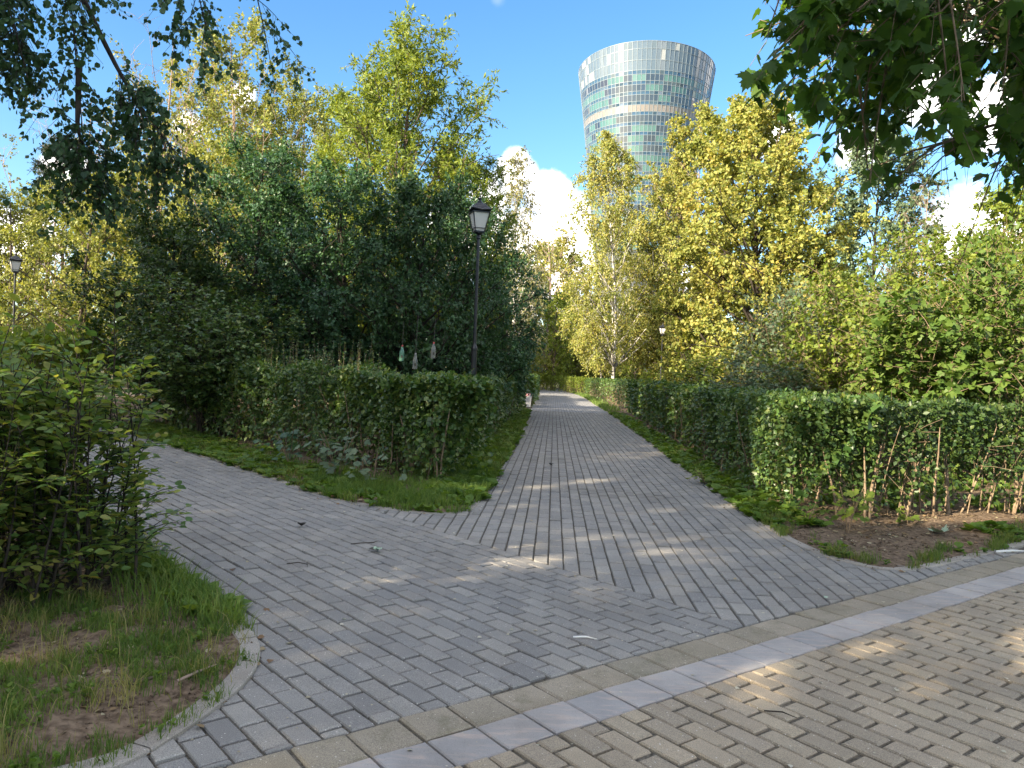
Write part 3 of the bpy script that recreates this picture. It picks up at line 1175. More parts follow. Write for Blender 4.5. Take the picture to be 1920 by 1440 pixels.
b.tube([(-.06, 0, .62), (-.07, .01, .70), (-.10, .02, .74)], [.05, .04, .008], 6)
b.build('bin_bag', solid('pink_bag', (.62, .30, .32), .5), bin_)

# ------------------------------------------------------------------ bottle feeders hung in the dark trees
m, N, L, out = newmat('clear_plastic')
pb = N.new('ShaderNodeBsdfPrincipled')
pb.inputs['Base Color'].default_value = (.42, .42, .38, 1)
pb.inputs['Roughness'].default_value = .25
pb.inputs['Transmission Weight'].default_value = .55
pb.inputs['IOR'].default_value = 1.2
L.new(pb.outputs[0], out.inputs['Surface'])
M['plastic'] = m
M['plastic_green'] = solid('green_plastic', (.10, .22, .15), .3)
M['red_cap'] = solid('red_cap', (.42, .07, .06), .5)
M['grey_cap'] = solid('grey_cap', (.30, .29, .27), .5)
M['string'] = solid('string', (.10, .09, .08), .9)


def bottle(loc, cap, label, body=None, strl=.5, tilt=0.03):
    r = empty('bottle_feeder', loc)
    r.rotation_euler = (tilt, tilt, 0)
    tag(r, label, 'bottle feeder', 'plastic bottle feeders hanging in the dark trees')
    b = MB()
    b.lathe([(.047, 0), (.052, .012), (.052, .17), (.048, .20), (.034, .25), (.021, .30), (.018, .31)], 14)
    # feeding hole: a flat plate, the dark of the opening put into its colour
    b.build('bottle_body', body or M['plastic'], r)
    b = MB()
    b.box((.012, -.0525, .10), (.035, .004, .055))
    b.build('feeding_hole', M['joint'], r)
    b = MB()
    b.lathe([(.022, .308), (.022, .335), (.012, .342)], 10)
    b.build('bottle_cap', cap, r)
    b = MB()
    b.tube([(0, 0, .34), (.004, .003, .34 + strl)], [.0035, .0035], 4)
    b.build('hanging_string', M['string'], r)


bottle((-1.685, 16.2, 1.83), M['red_cap'], 'clear bottle feeder with red cap, the higher of the two clear ones')
bottle((-2.06, 16.2, 1.585), M['grey_cap'], 'cloudy bottle feeder with grey cap hanging just above the hedge', strl=.8)
bottle((-2.36, 16.3, 1.745), M['red_cap'], 'greenish bottle feeder with red cap deepest in the shade', M['plastic_green'], strl=.5)

# ------------------------------------------------------------------ vegetation
UPV = np.array([0, 0, 1.0])


def sph(rng, n):
    return nrm(rng.normal(size=(n, 3)))


def bez(a, b, c, k):
    t = np.linspace(0, 1, k)[None, :, None]
    return (1 - t) ** 2 * a[:, None] + 2 * t * (1 - t) * b[:, None] + t * t * c[:, None]


def sample(P, s):
    """points and tangents on polylines P (n,k,3) at s (n,) in 0..1"""
    k = P.shape[1]
    f = np.clip(s, 0, .9999) * (k - 1)
    i = f.astype(int)
    w = (f - i)[:, None]
    r = np.arange(len(P))
    a, b = P[r, i], P[r, i + 1]
    return a * (1 - w) + b * w, nrm(b - a)


def woods(parts):
    V, F = merge([tubes(P, R, s) for P, R, s in parts])
    return V, F


def grow(seed, H, cb, R, prof, nl=26, nb=8, nt=6, lpt=11, ls=.10, leaf=KITE, up=.55, droop=0.0, tr=.16, bow=.12, ground=False, twig=.55,
         bare=0.0, sweep=None, lean=(0, 0), flat=.55, minb=.35, gap=0.0, brlen=.42):
    """a tree or shrub: trunk > limbs > branches > twigs > leaves, inside a crown outline prof(t), t = 0 at crown base .. 1 at top"""
    rng = np.random.default_rng(seed)
    k = 10
    tz = np.linspace(0, 1, k)
    wx, wy = rng.uniform(-1, 1, 2) * .03 * H
    trunk = np.stack([lean[0] * tz ** 1.5 + wx * np.sin(tz * 4 + seed), lean[1] * tz ** 1.5 + wy * np.sin(tz * 3.3 + seed), -.15 + tz * (H * .95 + .15)], 1)
    trunk -= [trunk[0, 0], trunk[0, 1], 0]

    def axis(z):
        return np.stack([np.interp(z, trunk[:, 2], trunk[:, 0]), np.interp(z, trunk[:, 2], trunk[:, 1]), z], -1)
    t = (np.arange(nl) + rng.uniform(0, 1, nl)) / nl
    az = np.arange(nl) * 2.39996 + rng.uniform(-.5, .5, nl) + seed
    reach = R * np.interp(t, [p[0] for p in prof], [p[1] for p in prof]) * rng.uniform(.72, 1.12, nl)
    ze = cb + (H - cb) * t
    zs = np.maximum(ze - up * reach - .1 * (H - cb), .12 if ground else cb * .55)
    if ground:
        zs = np.zeros(nl)
        S = np.stack([np.cos(az), np.sin(az), np.zeros(nl)], 1) * rng.uniform(.03, .16, nl)[:, None] * R
        S[:, 2] = -.05
    else:
        S = axis(zs)
    out = np.stack([np.cos(az), np.sin(az), np.zeros(nl)], 1)
    E = axis(ze) + out * reach[:, None]
    mid = S * .5 + E * .5 + UPV * (bow * reach[:, None]) + rng.normal(size=(nl, 3)) * .06 * reach[:, None]
    if ground:
        mid = S * .45 + E * .55 + UPV * (.25 * (ze[:, None])) - out * (.22 * reach[:, None])
    limbs = bez(S, mid, E, 7)
    limbs[:, 1:-1] += rng.normal(size=limbs[:, 1:-1].shape) * .025 * reach[:, None, None]
    r0 = tr * (.5 if not ground else .22) * (1 - .6 * t) * (.5 + .5 * reach / max(R, .1))
    r0 = np.maximum(r0, .006)
    LR = r0[:, None] * np.linspace(1, .25, 7)[None]
    # branches
    li = np.repeat(np.arange(nl), nb)
    s = rng.uniform(.18 if not ground else .25, 1.0, len(li)) ** .8
    p, tg = sample(limbs[li], s)
    d = nrm(tg * .55 + sph(rng, len(li)) * .85 + UPV * (.18 - .1 * droop) + out[li] * .25)
    ln = np.maximum(brlen * (np.linalg.norm(E - S, axis=1)[li] * .5 + reach[li] * .5) * (1.15 - .65 * s) * rng.uniform(.55, 1.25, len(li)), minb)
    q = p + d * ln[:, None]
    m_ = (p + q) / 2 + sph(rng, len(li)) * ln[:, None] * .12 + UPV * ln[:, None] * .08
    q[:, 2] -= droop * ln * .5
    q[:, 2] = np.maximum(q[:, 2], .12)
    br = bez(p, m_, q, 4)
    BR = np.maximum(r0[li] * .35, .004)[:, None] * np.linspace(1, .3, 4)[None]
    # twigs
    keepb = rng.uniform(size=len(li)) >= gap
    bi = np.repeat(np.arange(len(li))[keepb], nt)
    s = rng.uniform(.12, 1.0, len(bi))
    p, tg = sample(br[bi], s)
    d = nrm(tg * .5 + sph(rng, len(bi)) * .9 + UPV * (.1 - droop))
    tl = twig * rng.uniform(.5, 1.3, len(bi))
    q = p + d * tl[:, None]
    m_ = (p + q) / 2 + UPV * (tl[:, None] * (.10 - .0 * droop))
    q[:, 2] -= droop * tl * .9
    tw = bez(p, m_, q, 3)
    TR = np.full((len(tw), 3), 1.0) * np.array([.0045, .003, .0015]) * max(1.0, ls / .07)
    kk = 6 if len(tw) > 3500 else 3 if len(tw) > 1500 else 1
    parts = [(trunk[None], (tr * np.interp(tz, [0, .08, 1], [1.35, 1.0, .12]))[None], 8)] if not ground else []
    parts += [(limbs, LR, 5), (br, BR, 3), (tw[::kk], TR[::kk], 3)]
    wood = woods(parts)
    # leaves
    ti = np.repeat(np.arange(len(tw)), lpt)
    if bare > 0:
        bb = rng.uniform(size=len(li)) < bare
        lp = t[li]
        bb |= (rng.uniform(size=len(li)) < bare * 1.2 * lp)
        ti = ti[~bb[bi[ti]]]
    s = rng.uniform(.05, 1.0, len(ti))
    p, tg = sample(tw[ti], s)
    p = p + sph(rng, len(ti)) * ls * .35
    side = sph(rng, len(ti))
    D = nrm(tg * .5 + side * .8 - UPV * (.15 + .5 * droop))
    c = axis(p[:, 2]) * [1, 1, 1]
    outw = p - c
    outw[:, 2] = 0
    Nn = nrm(UPV * flat + nrm(outw) * .35 + sph(rng, len(ti)) * .65)
    lv = leaves(p, D, Nn, ls * rng.uniform(.6, 1.25, len(ti)), leaf)
    return wood, lv


ROUNDISH = [(0, .55), (.2, .95), (.45, 1.0), (.7, .78), (.88, .45), (1, .12)]
DOME = [(0, .85), (.3, 1.0), (.6, .9), (.85, .6), (1, .25)]
SPIRE = [(0, .75), (.2, 1.0), (.5, .75), (.8, .36), (1, .06)]
COLUMN = [(0, .5), (.25, .9), (.6, 1.0), (.85, .7), (1, .2)]
FANNED = [(0, .35), (.3, .7), (.6, 1.0), (.85, .9), (1, .5)]

PROTO = {}


def plant(kind, name, x, y, label, cat, barkm, leafm, group=None, rz=0.0, sc=1.0, crown='crown', trunk='trunk', z=0.0, **kw):
    """first plant of a kind is grown; later ones share its meshes"""
    if kind not in PROTO:
        (wv, wf), (lv, lf) = grow(**kw)
        a = mesh(name + '_' + trunk, wv, wf, [M[barkm]], smooth=True)
        c = mesh(name + '_' + crown, lv, lf, [M[leafm]])
        PROTO[kind] = (a, c)
    a, c = PROTO[kind]
    r = empty(name, (x, y, z), rz)
    s = sc if isinstance(sc, (tuple, list)) else (sc, sc, sc)
    r.scale = s
    tag(r, label, cat, group)
    obj(trunk, a, r)
    cr = obj(crown, c, r)
    if c.materials[0] != M[leafm]:      # same leaves, another tone
        cr.material_slots[0].link = 'OBJECT'
        cr.material_slots[0].material = M[leafm]
    return r


def px(p, d):
    return (p - 960) / 1443 * d


# ---- the dark group on the hedge island
DG = 'dark shaded trees on the hedge island'
A = dict(cb=.9, nl=36, nb=11, nt=7, lpt=11, ls=.09, leaf=KITE, flat=.8, twig=.42, tr=.10, gap=.10)
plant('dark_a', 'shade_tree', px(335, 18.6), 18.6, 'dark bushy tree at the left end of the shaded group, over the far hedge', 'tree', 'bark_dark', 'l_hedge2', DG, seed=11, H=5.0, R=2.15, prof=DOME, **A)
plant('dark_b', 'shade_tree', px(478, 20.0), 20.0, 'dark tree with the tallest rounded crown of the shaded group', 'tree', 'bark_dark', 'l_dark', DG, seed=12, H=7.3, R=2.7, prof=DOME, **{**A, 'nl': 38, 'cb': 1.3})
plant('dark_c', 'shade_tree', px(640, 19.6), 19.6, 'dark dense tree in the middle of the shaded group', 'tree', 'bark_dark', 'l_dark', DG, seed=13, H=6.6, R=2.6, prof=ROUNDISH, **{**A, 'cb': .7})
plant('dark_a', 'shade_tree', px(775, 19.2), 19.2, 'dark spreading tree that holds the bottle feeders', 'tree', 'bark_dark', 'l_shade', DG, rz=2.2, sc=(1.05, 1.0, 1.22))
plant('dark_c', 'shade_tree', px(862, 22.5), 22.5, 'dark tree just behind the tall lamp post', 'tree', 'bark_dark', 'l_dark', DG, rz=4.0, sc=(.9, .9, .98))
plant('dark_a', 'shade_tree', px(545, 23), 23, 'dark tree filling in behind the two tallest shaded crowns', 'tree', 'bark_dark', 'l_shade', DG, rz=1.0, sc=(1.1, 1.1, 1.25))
plant('dark_d', 'shade_shrub', px(945, 27.0), 27.0, 'dark glossy shrub arching over the path side of the hedge', 'shrub', 'bark_dark', 'l_dark', DG, seed=14, H=4.6, cb=1.0, R=1.5, prof=[(0, .3), (.3, .7), (.55, 1), (.85, .7), (1, .25)], nl=26, nb=8, nt=6, lpt=10, ls=.10, ground=True, flat=.8, tr=.12)
plant('dark_d', 'shade_shrub', px(395, 16.6), 16.6, 'dark shrub low in front of the left shaded trees', 'shrub', 'bark_dark', 'l_hedge', DG, rz=2.0, sc=(1.1, 1.1, .72))
plant('dark_d', 'shade_shrub', px(905, 36.0), 36.0, 'dark shrub overhanging the path beyond the litter bin', 'shrub', 'bark_dark', 'l_dark', DG, rz=5.0, sc=(.9, .9, .93))

# ---- tall ash behind them, lit at the top
plant('ash', 'ash_tree', px(765, 26.5), 26.5, 'tall ash with sunlit yellow green top behind the dark group', 'tree', 'bark', 'l_ash', seed=21, H=13.0, cb=2.6, R=3.0, prof=[(0, 1.0), (.3, 1.05), (.55, .98), (.75, .85), (.9, .62), (1, .25)], nl=62, nb=10, nt=7, lpt=12, ls=.18, leaf=NARROW, up=1.1, bow=.05, tr=.17, twig=.55, flat=.4, gap=.04)
plant('ash2', 'ash_tree', px(655, 31), 31, 'paler ash half hidden left of the tall ash', 'tree', 'bark', 'l_ash', seed=22, H=12.6, cb=3.0, R=2.3, prof=COLUMN, nl=36, nb=9, nt=6, lpt=12, ls=.18, leaf=NARROW, up=1.0, tr=.15, twig=.6, flat=.4)
plant('ash2', 'ash_tree', px(880, 30), 30, 'shorter ash at the right shoulder of the tall ash', 'tree', 'bark', 'l_ash', None, rz=2.5, sc=(.85, .85, .80))

# ---- pale sparse trees at the back left
SG = 'sparse yellowing trees at the back left'
B = dict(cb=5.0, nl=44, nb=10, nt=6, lpt=11, ls=.24, leaf=KITE, up=1.5, bow=.02, tr=.22, twig=1.1, flat=.35)
plant('sparse_a', 'willow_tree', px(415, 57), 57, 'tall loose yellow green willow, fullest of the back left trees', 'tree', 'bark_pale', 'l_yellow', SG, seed=31, H=27, R=6.0, prof=COLUMN, bare=.10, **B)
plant('sparse_b', 'willow_tree', px(285, 56), 56, 'nearly bare willow with fanned upright limbs', 'tree', 'bark_pale', 'l_olive', SG, seed=32, H=26, R=5.9, prof=FANNED, bare=.62, **{**B, 'up': 2.2, 'nl': 26})
plant('sparse_b', 'willow_tree', px(150, 60), 60, 'bare twigged tree behind the hanging dark branch', 'tree', 'bark_pale', 'l_olive', SG, rz=2.0, sc=.88)
plant('sparse_a', 'willow_tree', px(545, 63), 63, 'yellow tree with a ragged top left of the ash', 'tree', 'bark_pale', 'l_yellow', SG, rz=2.4, sc=(.85, .85, .93))
plant('sparse_a', 'willow_tree', px(345, 64), 64, 'loose yellow green willow between the bare one and the fullest one', 'tree', 'bark_pale', 'l_yellow', SG, rz=3.3, sc=(.95, .95, .97))
plant('sparse_a', 'willow_tree', px(482, 60), 60, 'loose yellow willow just right of the fullest one', 'tree', 'bark_pale', 'l_yellow', SG, rz=5.3, sc=(.8, .8, .85))
plant('sparse_a', 'willow_tree', px(600, 72), 72, 'farther yellow tree showing between the willow and the ash', 'tree', 'bark_pale', 'l_yellow', SG, rz=4.4, sc=(.8, .8, .92))
LG2 = 'sunlit lower trees at far left'
plant('lit_a', 'lit_tree', px(160, 39), 39, 'sunlit olive green tree right of the far left lamp', 'tree', 'bark', 'l_yellow', LG2, seed=41, H=11.0, cb=.9, R=3.7, prof=DOME, nl=34, nb=9, nt=6, lpt=10, ls=.15, tr=.14, flat=.4)
plant('lit_a', 'lit_tree', px(10, 42), 42, 'sunlit tree behind the far left lamp', 'tree', 'bark', 'l_yellow', LG2, rz=2.0, sc=(1, 1, .98))
plant('lit_a', 'lit_tree', px(272, 40), 40, 'sunlit yellow tree under the nearly bare willow', 'tree', 'bark', 'l_yellow', LG2, rz=3.6, sc=(1.0, 1.0, 1.08))
plant('lit_a', 'lit_tree', px(-130, 42), 42, 'sunlit tree at the left edge of the view', 'tree', 'bark', 'l_yellow', LG2, rz=5.0, sc=(1.15, 1.15, 1.1))
plant('lit_a', 'lit_tree', px(400, 37), 37, 'sunlit tree seen through gaps of the dark group', 'tree', 'bark', 'l_yellow', LG2, rz=1.2, sc=(1.05, 1.05, 1.15))
plant('lit_a', 'lit_tree', px(90, 52), 52, 'farther sunlit tree between the lamp and the olive tree', 'tree', 'bark', 'l_yellow', LG2, rz=.4, sc=(1.2, 1.2, 1.25))
plant('pine', 'pine_tree', px(112, 60), 60, 'distant dark flat topped pine behind the hanging branch', 'tree', 'bark', 'l_pine', seed=45, H=18.5, cb=12, R=2.6, prof=DOME, nl=22, nb=8, nt=6, lpt=12, ls=.22, leaf=NARROW, up=.3, tr=.2, twig=.5)

# ---- birches and the golden linden right of the path
BG = 'birches with golden leaves beyond the path'
plant('birch_a', 'birch_tree', px(1146, 61), 61, 'golden birch with a pointed top in front of the tower', 'tree', 'bark_birch', 'l_gold', BG, seed=51, H=21.1, cb=4.4, R=5.2, prof=[(0, .7), (.25, 1), (.5, .92), (.72, .62), (.9, .28), (1, .05)], nl=52, nb=11, nt=7, lpt=11, ls=.165, leaf=KITE, up=.9, droop=.55, tr=.13, twig=.8, flat=.3)
plant('birch_a', 'birch_tree', px(1246, 62), 62, 'golden birch right of the pointed one, against the tower foot', 'tree', 'bark_birch', 'l_gold', BG, rz=2.4, sc=(.85, .85, .93))
plant('birch_a', 'birch_tree', px(1128, 68), 68, 'farther white stemmed birch behind the pointed one', 'tree', 'bark_birch', 'l_gold', BG, rz=4.1, sc=(.7, .7, .8))
plant('birch_b', 'birch_tree', px(962, 51), 51, 'thin olive birch in front of the big white cloud', 'tree', 'bark_birch', 'l_olive', BG, seed=52, H=16.6, cb=4.0, R=2.5, prof=SPIRE, nl=30, nb=8, nt=6, lpt=8, ls=.14, leaf=KITE, up=1.0, droop=.6, tr=.12, twig=.8, flat=.3, bare=.1)
plant('bare', 'bare_tree', px(1010, 90), 90, 'leafless pinkish twigged tree below the cloud', 'tree', 'bark_pale', 'l_olive', None, seed=53, H=22.5, cb=6.0, R=5.2, prof=ROUNDISH, nl=34, nb=9, nt=7, lpt=3, ls=.2, up=1.1, tr=.2, twig=1.3, bare=.85)
plant('linden', 'linden_tree', px(1416, 30), 30, 'big dense golden linden lit from the left', 'tree', 'bark_dark', 'l_gold', None, seed=61, H=12.7, cb=.8, R=4.0, prof=[(0, .75), (.2, .98), (.45, 1.0), (.65, .88), (.82, .62), (.94, .35), (1, .12)], nl=68, nb=13, nt=7, lpt=12, ls=.155, leaf=KITE, gap=.03, up=.5, tr=.17, twig=.45, brlen=.5, flat=.5)
plant('gold_b', 'golden_tree', px(1292, 60), 60, 'golden tree with orange patches between birch and linden', 'tree', 'bark_pale', 'l_gold', None, seed=62, H=23.0, cb=2.0, R=4.6, prof=COLUMN, nl=54, nb=11, nt=7, lpt=10, ls=.22, up=.9, tr=.15, twig=.6, flat=.4)
plant('poplar', 'dark_poplar', px(1632, 42), 42, 'dark bluish tree rising behind the right side of the linden', 'tree', 'bark_dark', 'l_blue', None, seed=63, H=16.0, cb=2, R=3.7, prof=COLUMN, nl=44, nb=10, nt=7, lpt=12, ls=.19, up=.8, tr=.17, twig=.6, flat=.5)
plant('bare', 'bare_tree', px(1722, 38), 38, 'bare grey tree standing alone against the sky at right', 'tree', 'bark_pale', 'l_olive', None, rz=2.0, sc=(.42, .42, .53))
RG = 'lime green trees at the far right'
plant('lime_a', 'lime_tree', px(1890, 27), 27, 'tall lime green tree cut by the right edge', 'tree', 'bark', 'l_lime', RG, seed=64, H=8.6, cb=1.2, R=2.5, prof=ROUNDISH, nl=34, nb=8, nt=6, lpt=10, ls=.14, tr=.13, flat=.4)
plant('lime_a', 'lime_tree', px(1990, 24), 24, 'lime green tree mostly outside the right edge', 'tree', 'bark', 'l_lime', RG, rz=2.0, sc=1.05)
plant('lime_a', 'lime_tree', px(1835, 36), 36, 'farther yellow green tree behind the right shrubs', 'tree', 'bark', 'l_lime', RG, rz=4.0, sc=(1.0, 1.0, 1.05))
plant('lime_a', 'lime_tree', px(1560, 38), 38, 'lime tree glimpsed right of the linden', 'tree', 'bark', 'l_lime', RG, rz=5.0, sc=(.95, .95, .9))

# ---- shrubs behind the right hedge
HG = 'shrubs behind the right hedge'
plant('shrub_a', 'blue_shrub', px(1475, 17.5), 17.5, 'bluish green shrub standing in front of the linden', 'shrub', 'bark_tan', 'l_blue', HG, seed=71, H=3.7, cb=.5, R=1.15, prof=COLUMN, nl=20, nb=7, nt=6, lpt=10, ls=.095, ground=True, tr=.10, flat=.7)
plant('shrub_a', 'blue_shrub', px(1430, 14.6), 14.6, 'low bluish shrub close behind the hedge', 'shrub', 'bark_tan', 'l_blue', HG, rz=2.0, sc=(.95, .95, .52))
plant('shrub_b', 'young_maple', px(1600, 15.5), 15.5, 'leafy shrub with tan stems right of the bluish one', 'shrub', 'bark_tan', 'l_lime', HG, seed=72, H=3.6, cb=.5, R=1.5, prof=DOME, nl=22, nb=8, nt=6, lpt=9, ls=.10, ground=True, tr=.14, flat=.75)
plant('shrub_c', 'young_maple', px(1700, 20), 20, 'tallest lime green young tree behind the right hedge', 'shrub', 'bark_tan', 'l_lime', HG, seed=73, H=5.7, cb=.9, R=1.9, prof=ROUNDISH, nl=28, nb=8, nt=6, lpt=10, ls=.12, ground=True, tr=.16, flat=.8)
plant('shrub_d', 'young_maple', px(1735, 13.4), 13.4, 'dark layered young maple nearest behind the right hedge', 'shrub', 'bark_tan', 'l_mid', HG, seed=74, H=3.3, cb=.6, R=1.25, prof=ROUNDISH, nl=18, nb=7, nt=5, lpt=9, ls=.12, leaf=MAPLE_S, ground=True, tr=.12, flat=1.3)
plant('shrub_c', 'young_maple', px(1830, 19), 19, 'lime green young tree second from the right edge', 'shrub', 'bark_tan', 'l_lime', HG, rz=2.0, sc=(1.05, 1.05, .9))
plant('shrub_b', 'young_maple', px(1880, 14.0), 14.0, 'dark shrub with tan stems at the right edge', 'shrub', 'bark_tan', 'l_mid', HG, rz=1.0, sc=(1.1, 1.1, 1.12))
plant('shrub_b', 'young_maple', px(1385, 20.5), 20.5, 'green shrub below the linden behind the hedge', 'shrub', 'bark_tan', 'l_lime', HG, rz=3.5, sc=(1.2, 1.2, .70))
plant('shrub_b', 'young_maple', px(1300, 32), 32, 'far green shrub behind the hedge left of the linden', 'shrub', 'bark_tan', 'l_lime', HG, rz=5.5, sc=(1.1, 1.1, .72))
plant('shrub_d', 'young_maple', px(1565, 17.5), 17.5, 'layered young maple behind the tan stemmed shrub', 'shrub', 'bark_tan', 'l_mid', HG, rz=3.0, sc=(1.0, 1.0, .95))
plant('shrub_c', 'young_maple', px(1985, 17), 17, 'young tree just past the right edge of the view', 'shrub', 'bark_tan', 'l_lime', HG, rz=4.0, sc=1.0)

# ---- trees closing the view at the end of the path
FG = 'background trees closing the end of the path'
far = [(1085, 92, 1.0, 'y', 'yellowing tree straight beyond the end of the path'),
       (1150, 95, 1.1, 'l', 'green tree behind the trunk of the pointed birch'),
       (1035, 84, 1.0, 'l', 'green tree over the left piece of the far sunlit hedge'),
       (1120, 100, .7, 'l', 'small green tree left of the birch trunks, far back'),
       (1175, 90, .6, 'y', 'small yellowing tree between the birch trunks'),
       (1062, 98, 1.1, 'l', 'green tree where the path disappears to the left'),
       (962, 76, .9, 'y', 'yellowing tree below the bare pinkish twigs'),
       (1105, 94, 1.05, 'l', 'green tree left of the pointed birch, beyond the bend'),
       (1192, 80, .8, 'l', 'green tree left of the small far lamp'),
       (1215, 88, 1.1, 'y', 'yellowing tree behind the small far lamp'),
       (1275, 66, .85, 'l', 'green tree right of the small far lamp'),
       (990, 100, 1.8, 'y', 'yellowing tree below the big white cloud'),
       (935, 92, 1.6, 'y', 'yellowing tree between the cloud and the tall lamp'),
       (915, 84, 1.2, 'y', 'yellowing tree behind the head of the tall lamp'),
       (1052, 105, 1.9, 'y', 'tallest yellowing tree at the far bend'),
       (1345, 60, 1.05, 'y', 'yellowing tree behind the left half of the linden'),
       (1430, 66, 1.2, 'l', 'green tree behind the right half of the linden'),
       (1510, 58, 1.0, 'y', 'yellowing tree at the right flank of the linden'),
       (1690, 56, .95, 'l', 'green tree left of the bare grey tree'),
       (1770, 52, .75, 'l', 'green tree right of the bare grey tree'),
       (1870, 55, .85, 'y', 'yellowing tree behind the tall lime green one'),
       (830, 84, 1.4, 'y', 'yellowing tree behind the right shoulder of the ash'),
       (720, 80, 1.3, 'l', 'green tree behind the trunk of the tall ash'),
       (500, 60, 1.2, 'y', 'yellowing tree behind the tallest shaded crown'),
       (330, 56, 1.15, 'y', 'yellowing tree behind the nearly bare willow'),
       (215, 60, 1.1, 'l', 'green tree behind the sunlit olive tree'),
       (40, 66, 1.25, 'y', 'yellowing tree far behind the far left lamp'),
       (-90, 60, 1.2, 'l', 'green tree at the far left edge of the view'),
       (1970, 48, .9, 'l', 'green tree at the far right edge of the view')]
for i, (p, d, s, c, lab) in enumerate(far):
    kind = 'far_' + c
    plant(kind, 'background_tree', px(p, d), d, 'background ' + lab, 'tree', 'bark', 'l_lime' if c == 'l' else 'l_yellow', FG, rz=i * 1.3, sc=(s, s, s * .95),
          seed=81 if c == 'l' else 82, H=11.0, cb=.8, R=3.6, prof=ROUNDISH, nl=32, nb=8, nt=6, lpt=9, ls=.20, tr=.16, twig=.7, flat=.4)

# ---- tall trees standing outside the view behind and left of the camera; their shade lies over the crossing
OG = 'tall park trees outside the view whose shade covers the crossing'
for i, (x, y, s) in enumerate([(-19.0, -3.0, 1.0), (-14.3, -9.2, .93), (-12.6, -13.4, 1.0), (-21, 3.5, 1.08), (-27, 9.5, .98), (-19, 10.8, .74)]):
    plant('tall', 'tall_tree', x, y, 'tall leafy park tree outside the view, shading the crossing', 'tree', 'bark', 'l_mid', OG, rz=i * 1.7, sc=s,
          seed=91, H=15.0, cb=3.0, R=4.4, prof=ROUNDISH, nl=38, nb=10, nt=7, lpt=10, ls=.34, leaf=KITE, tr=.3, twig=.9, flat=.5)

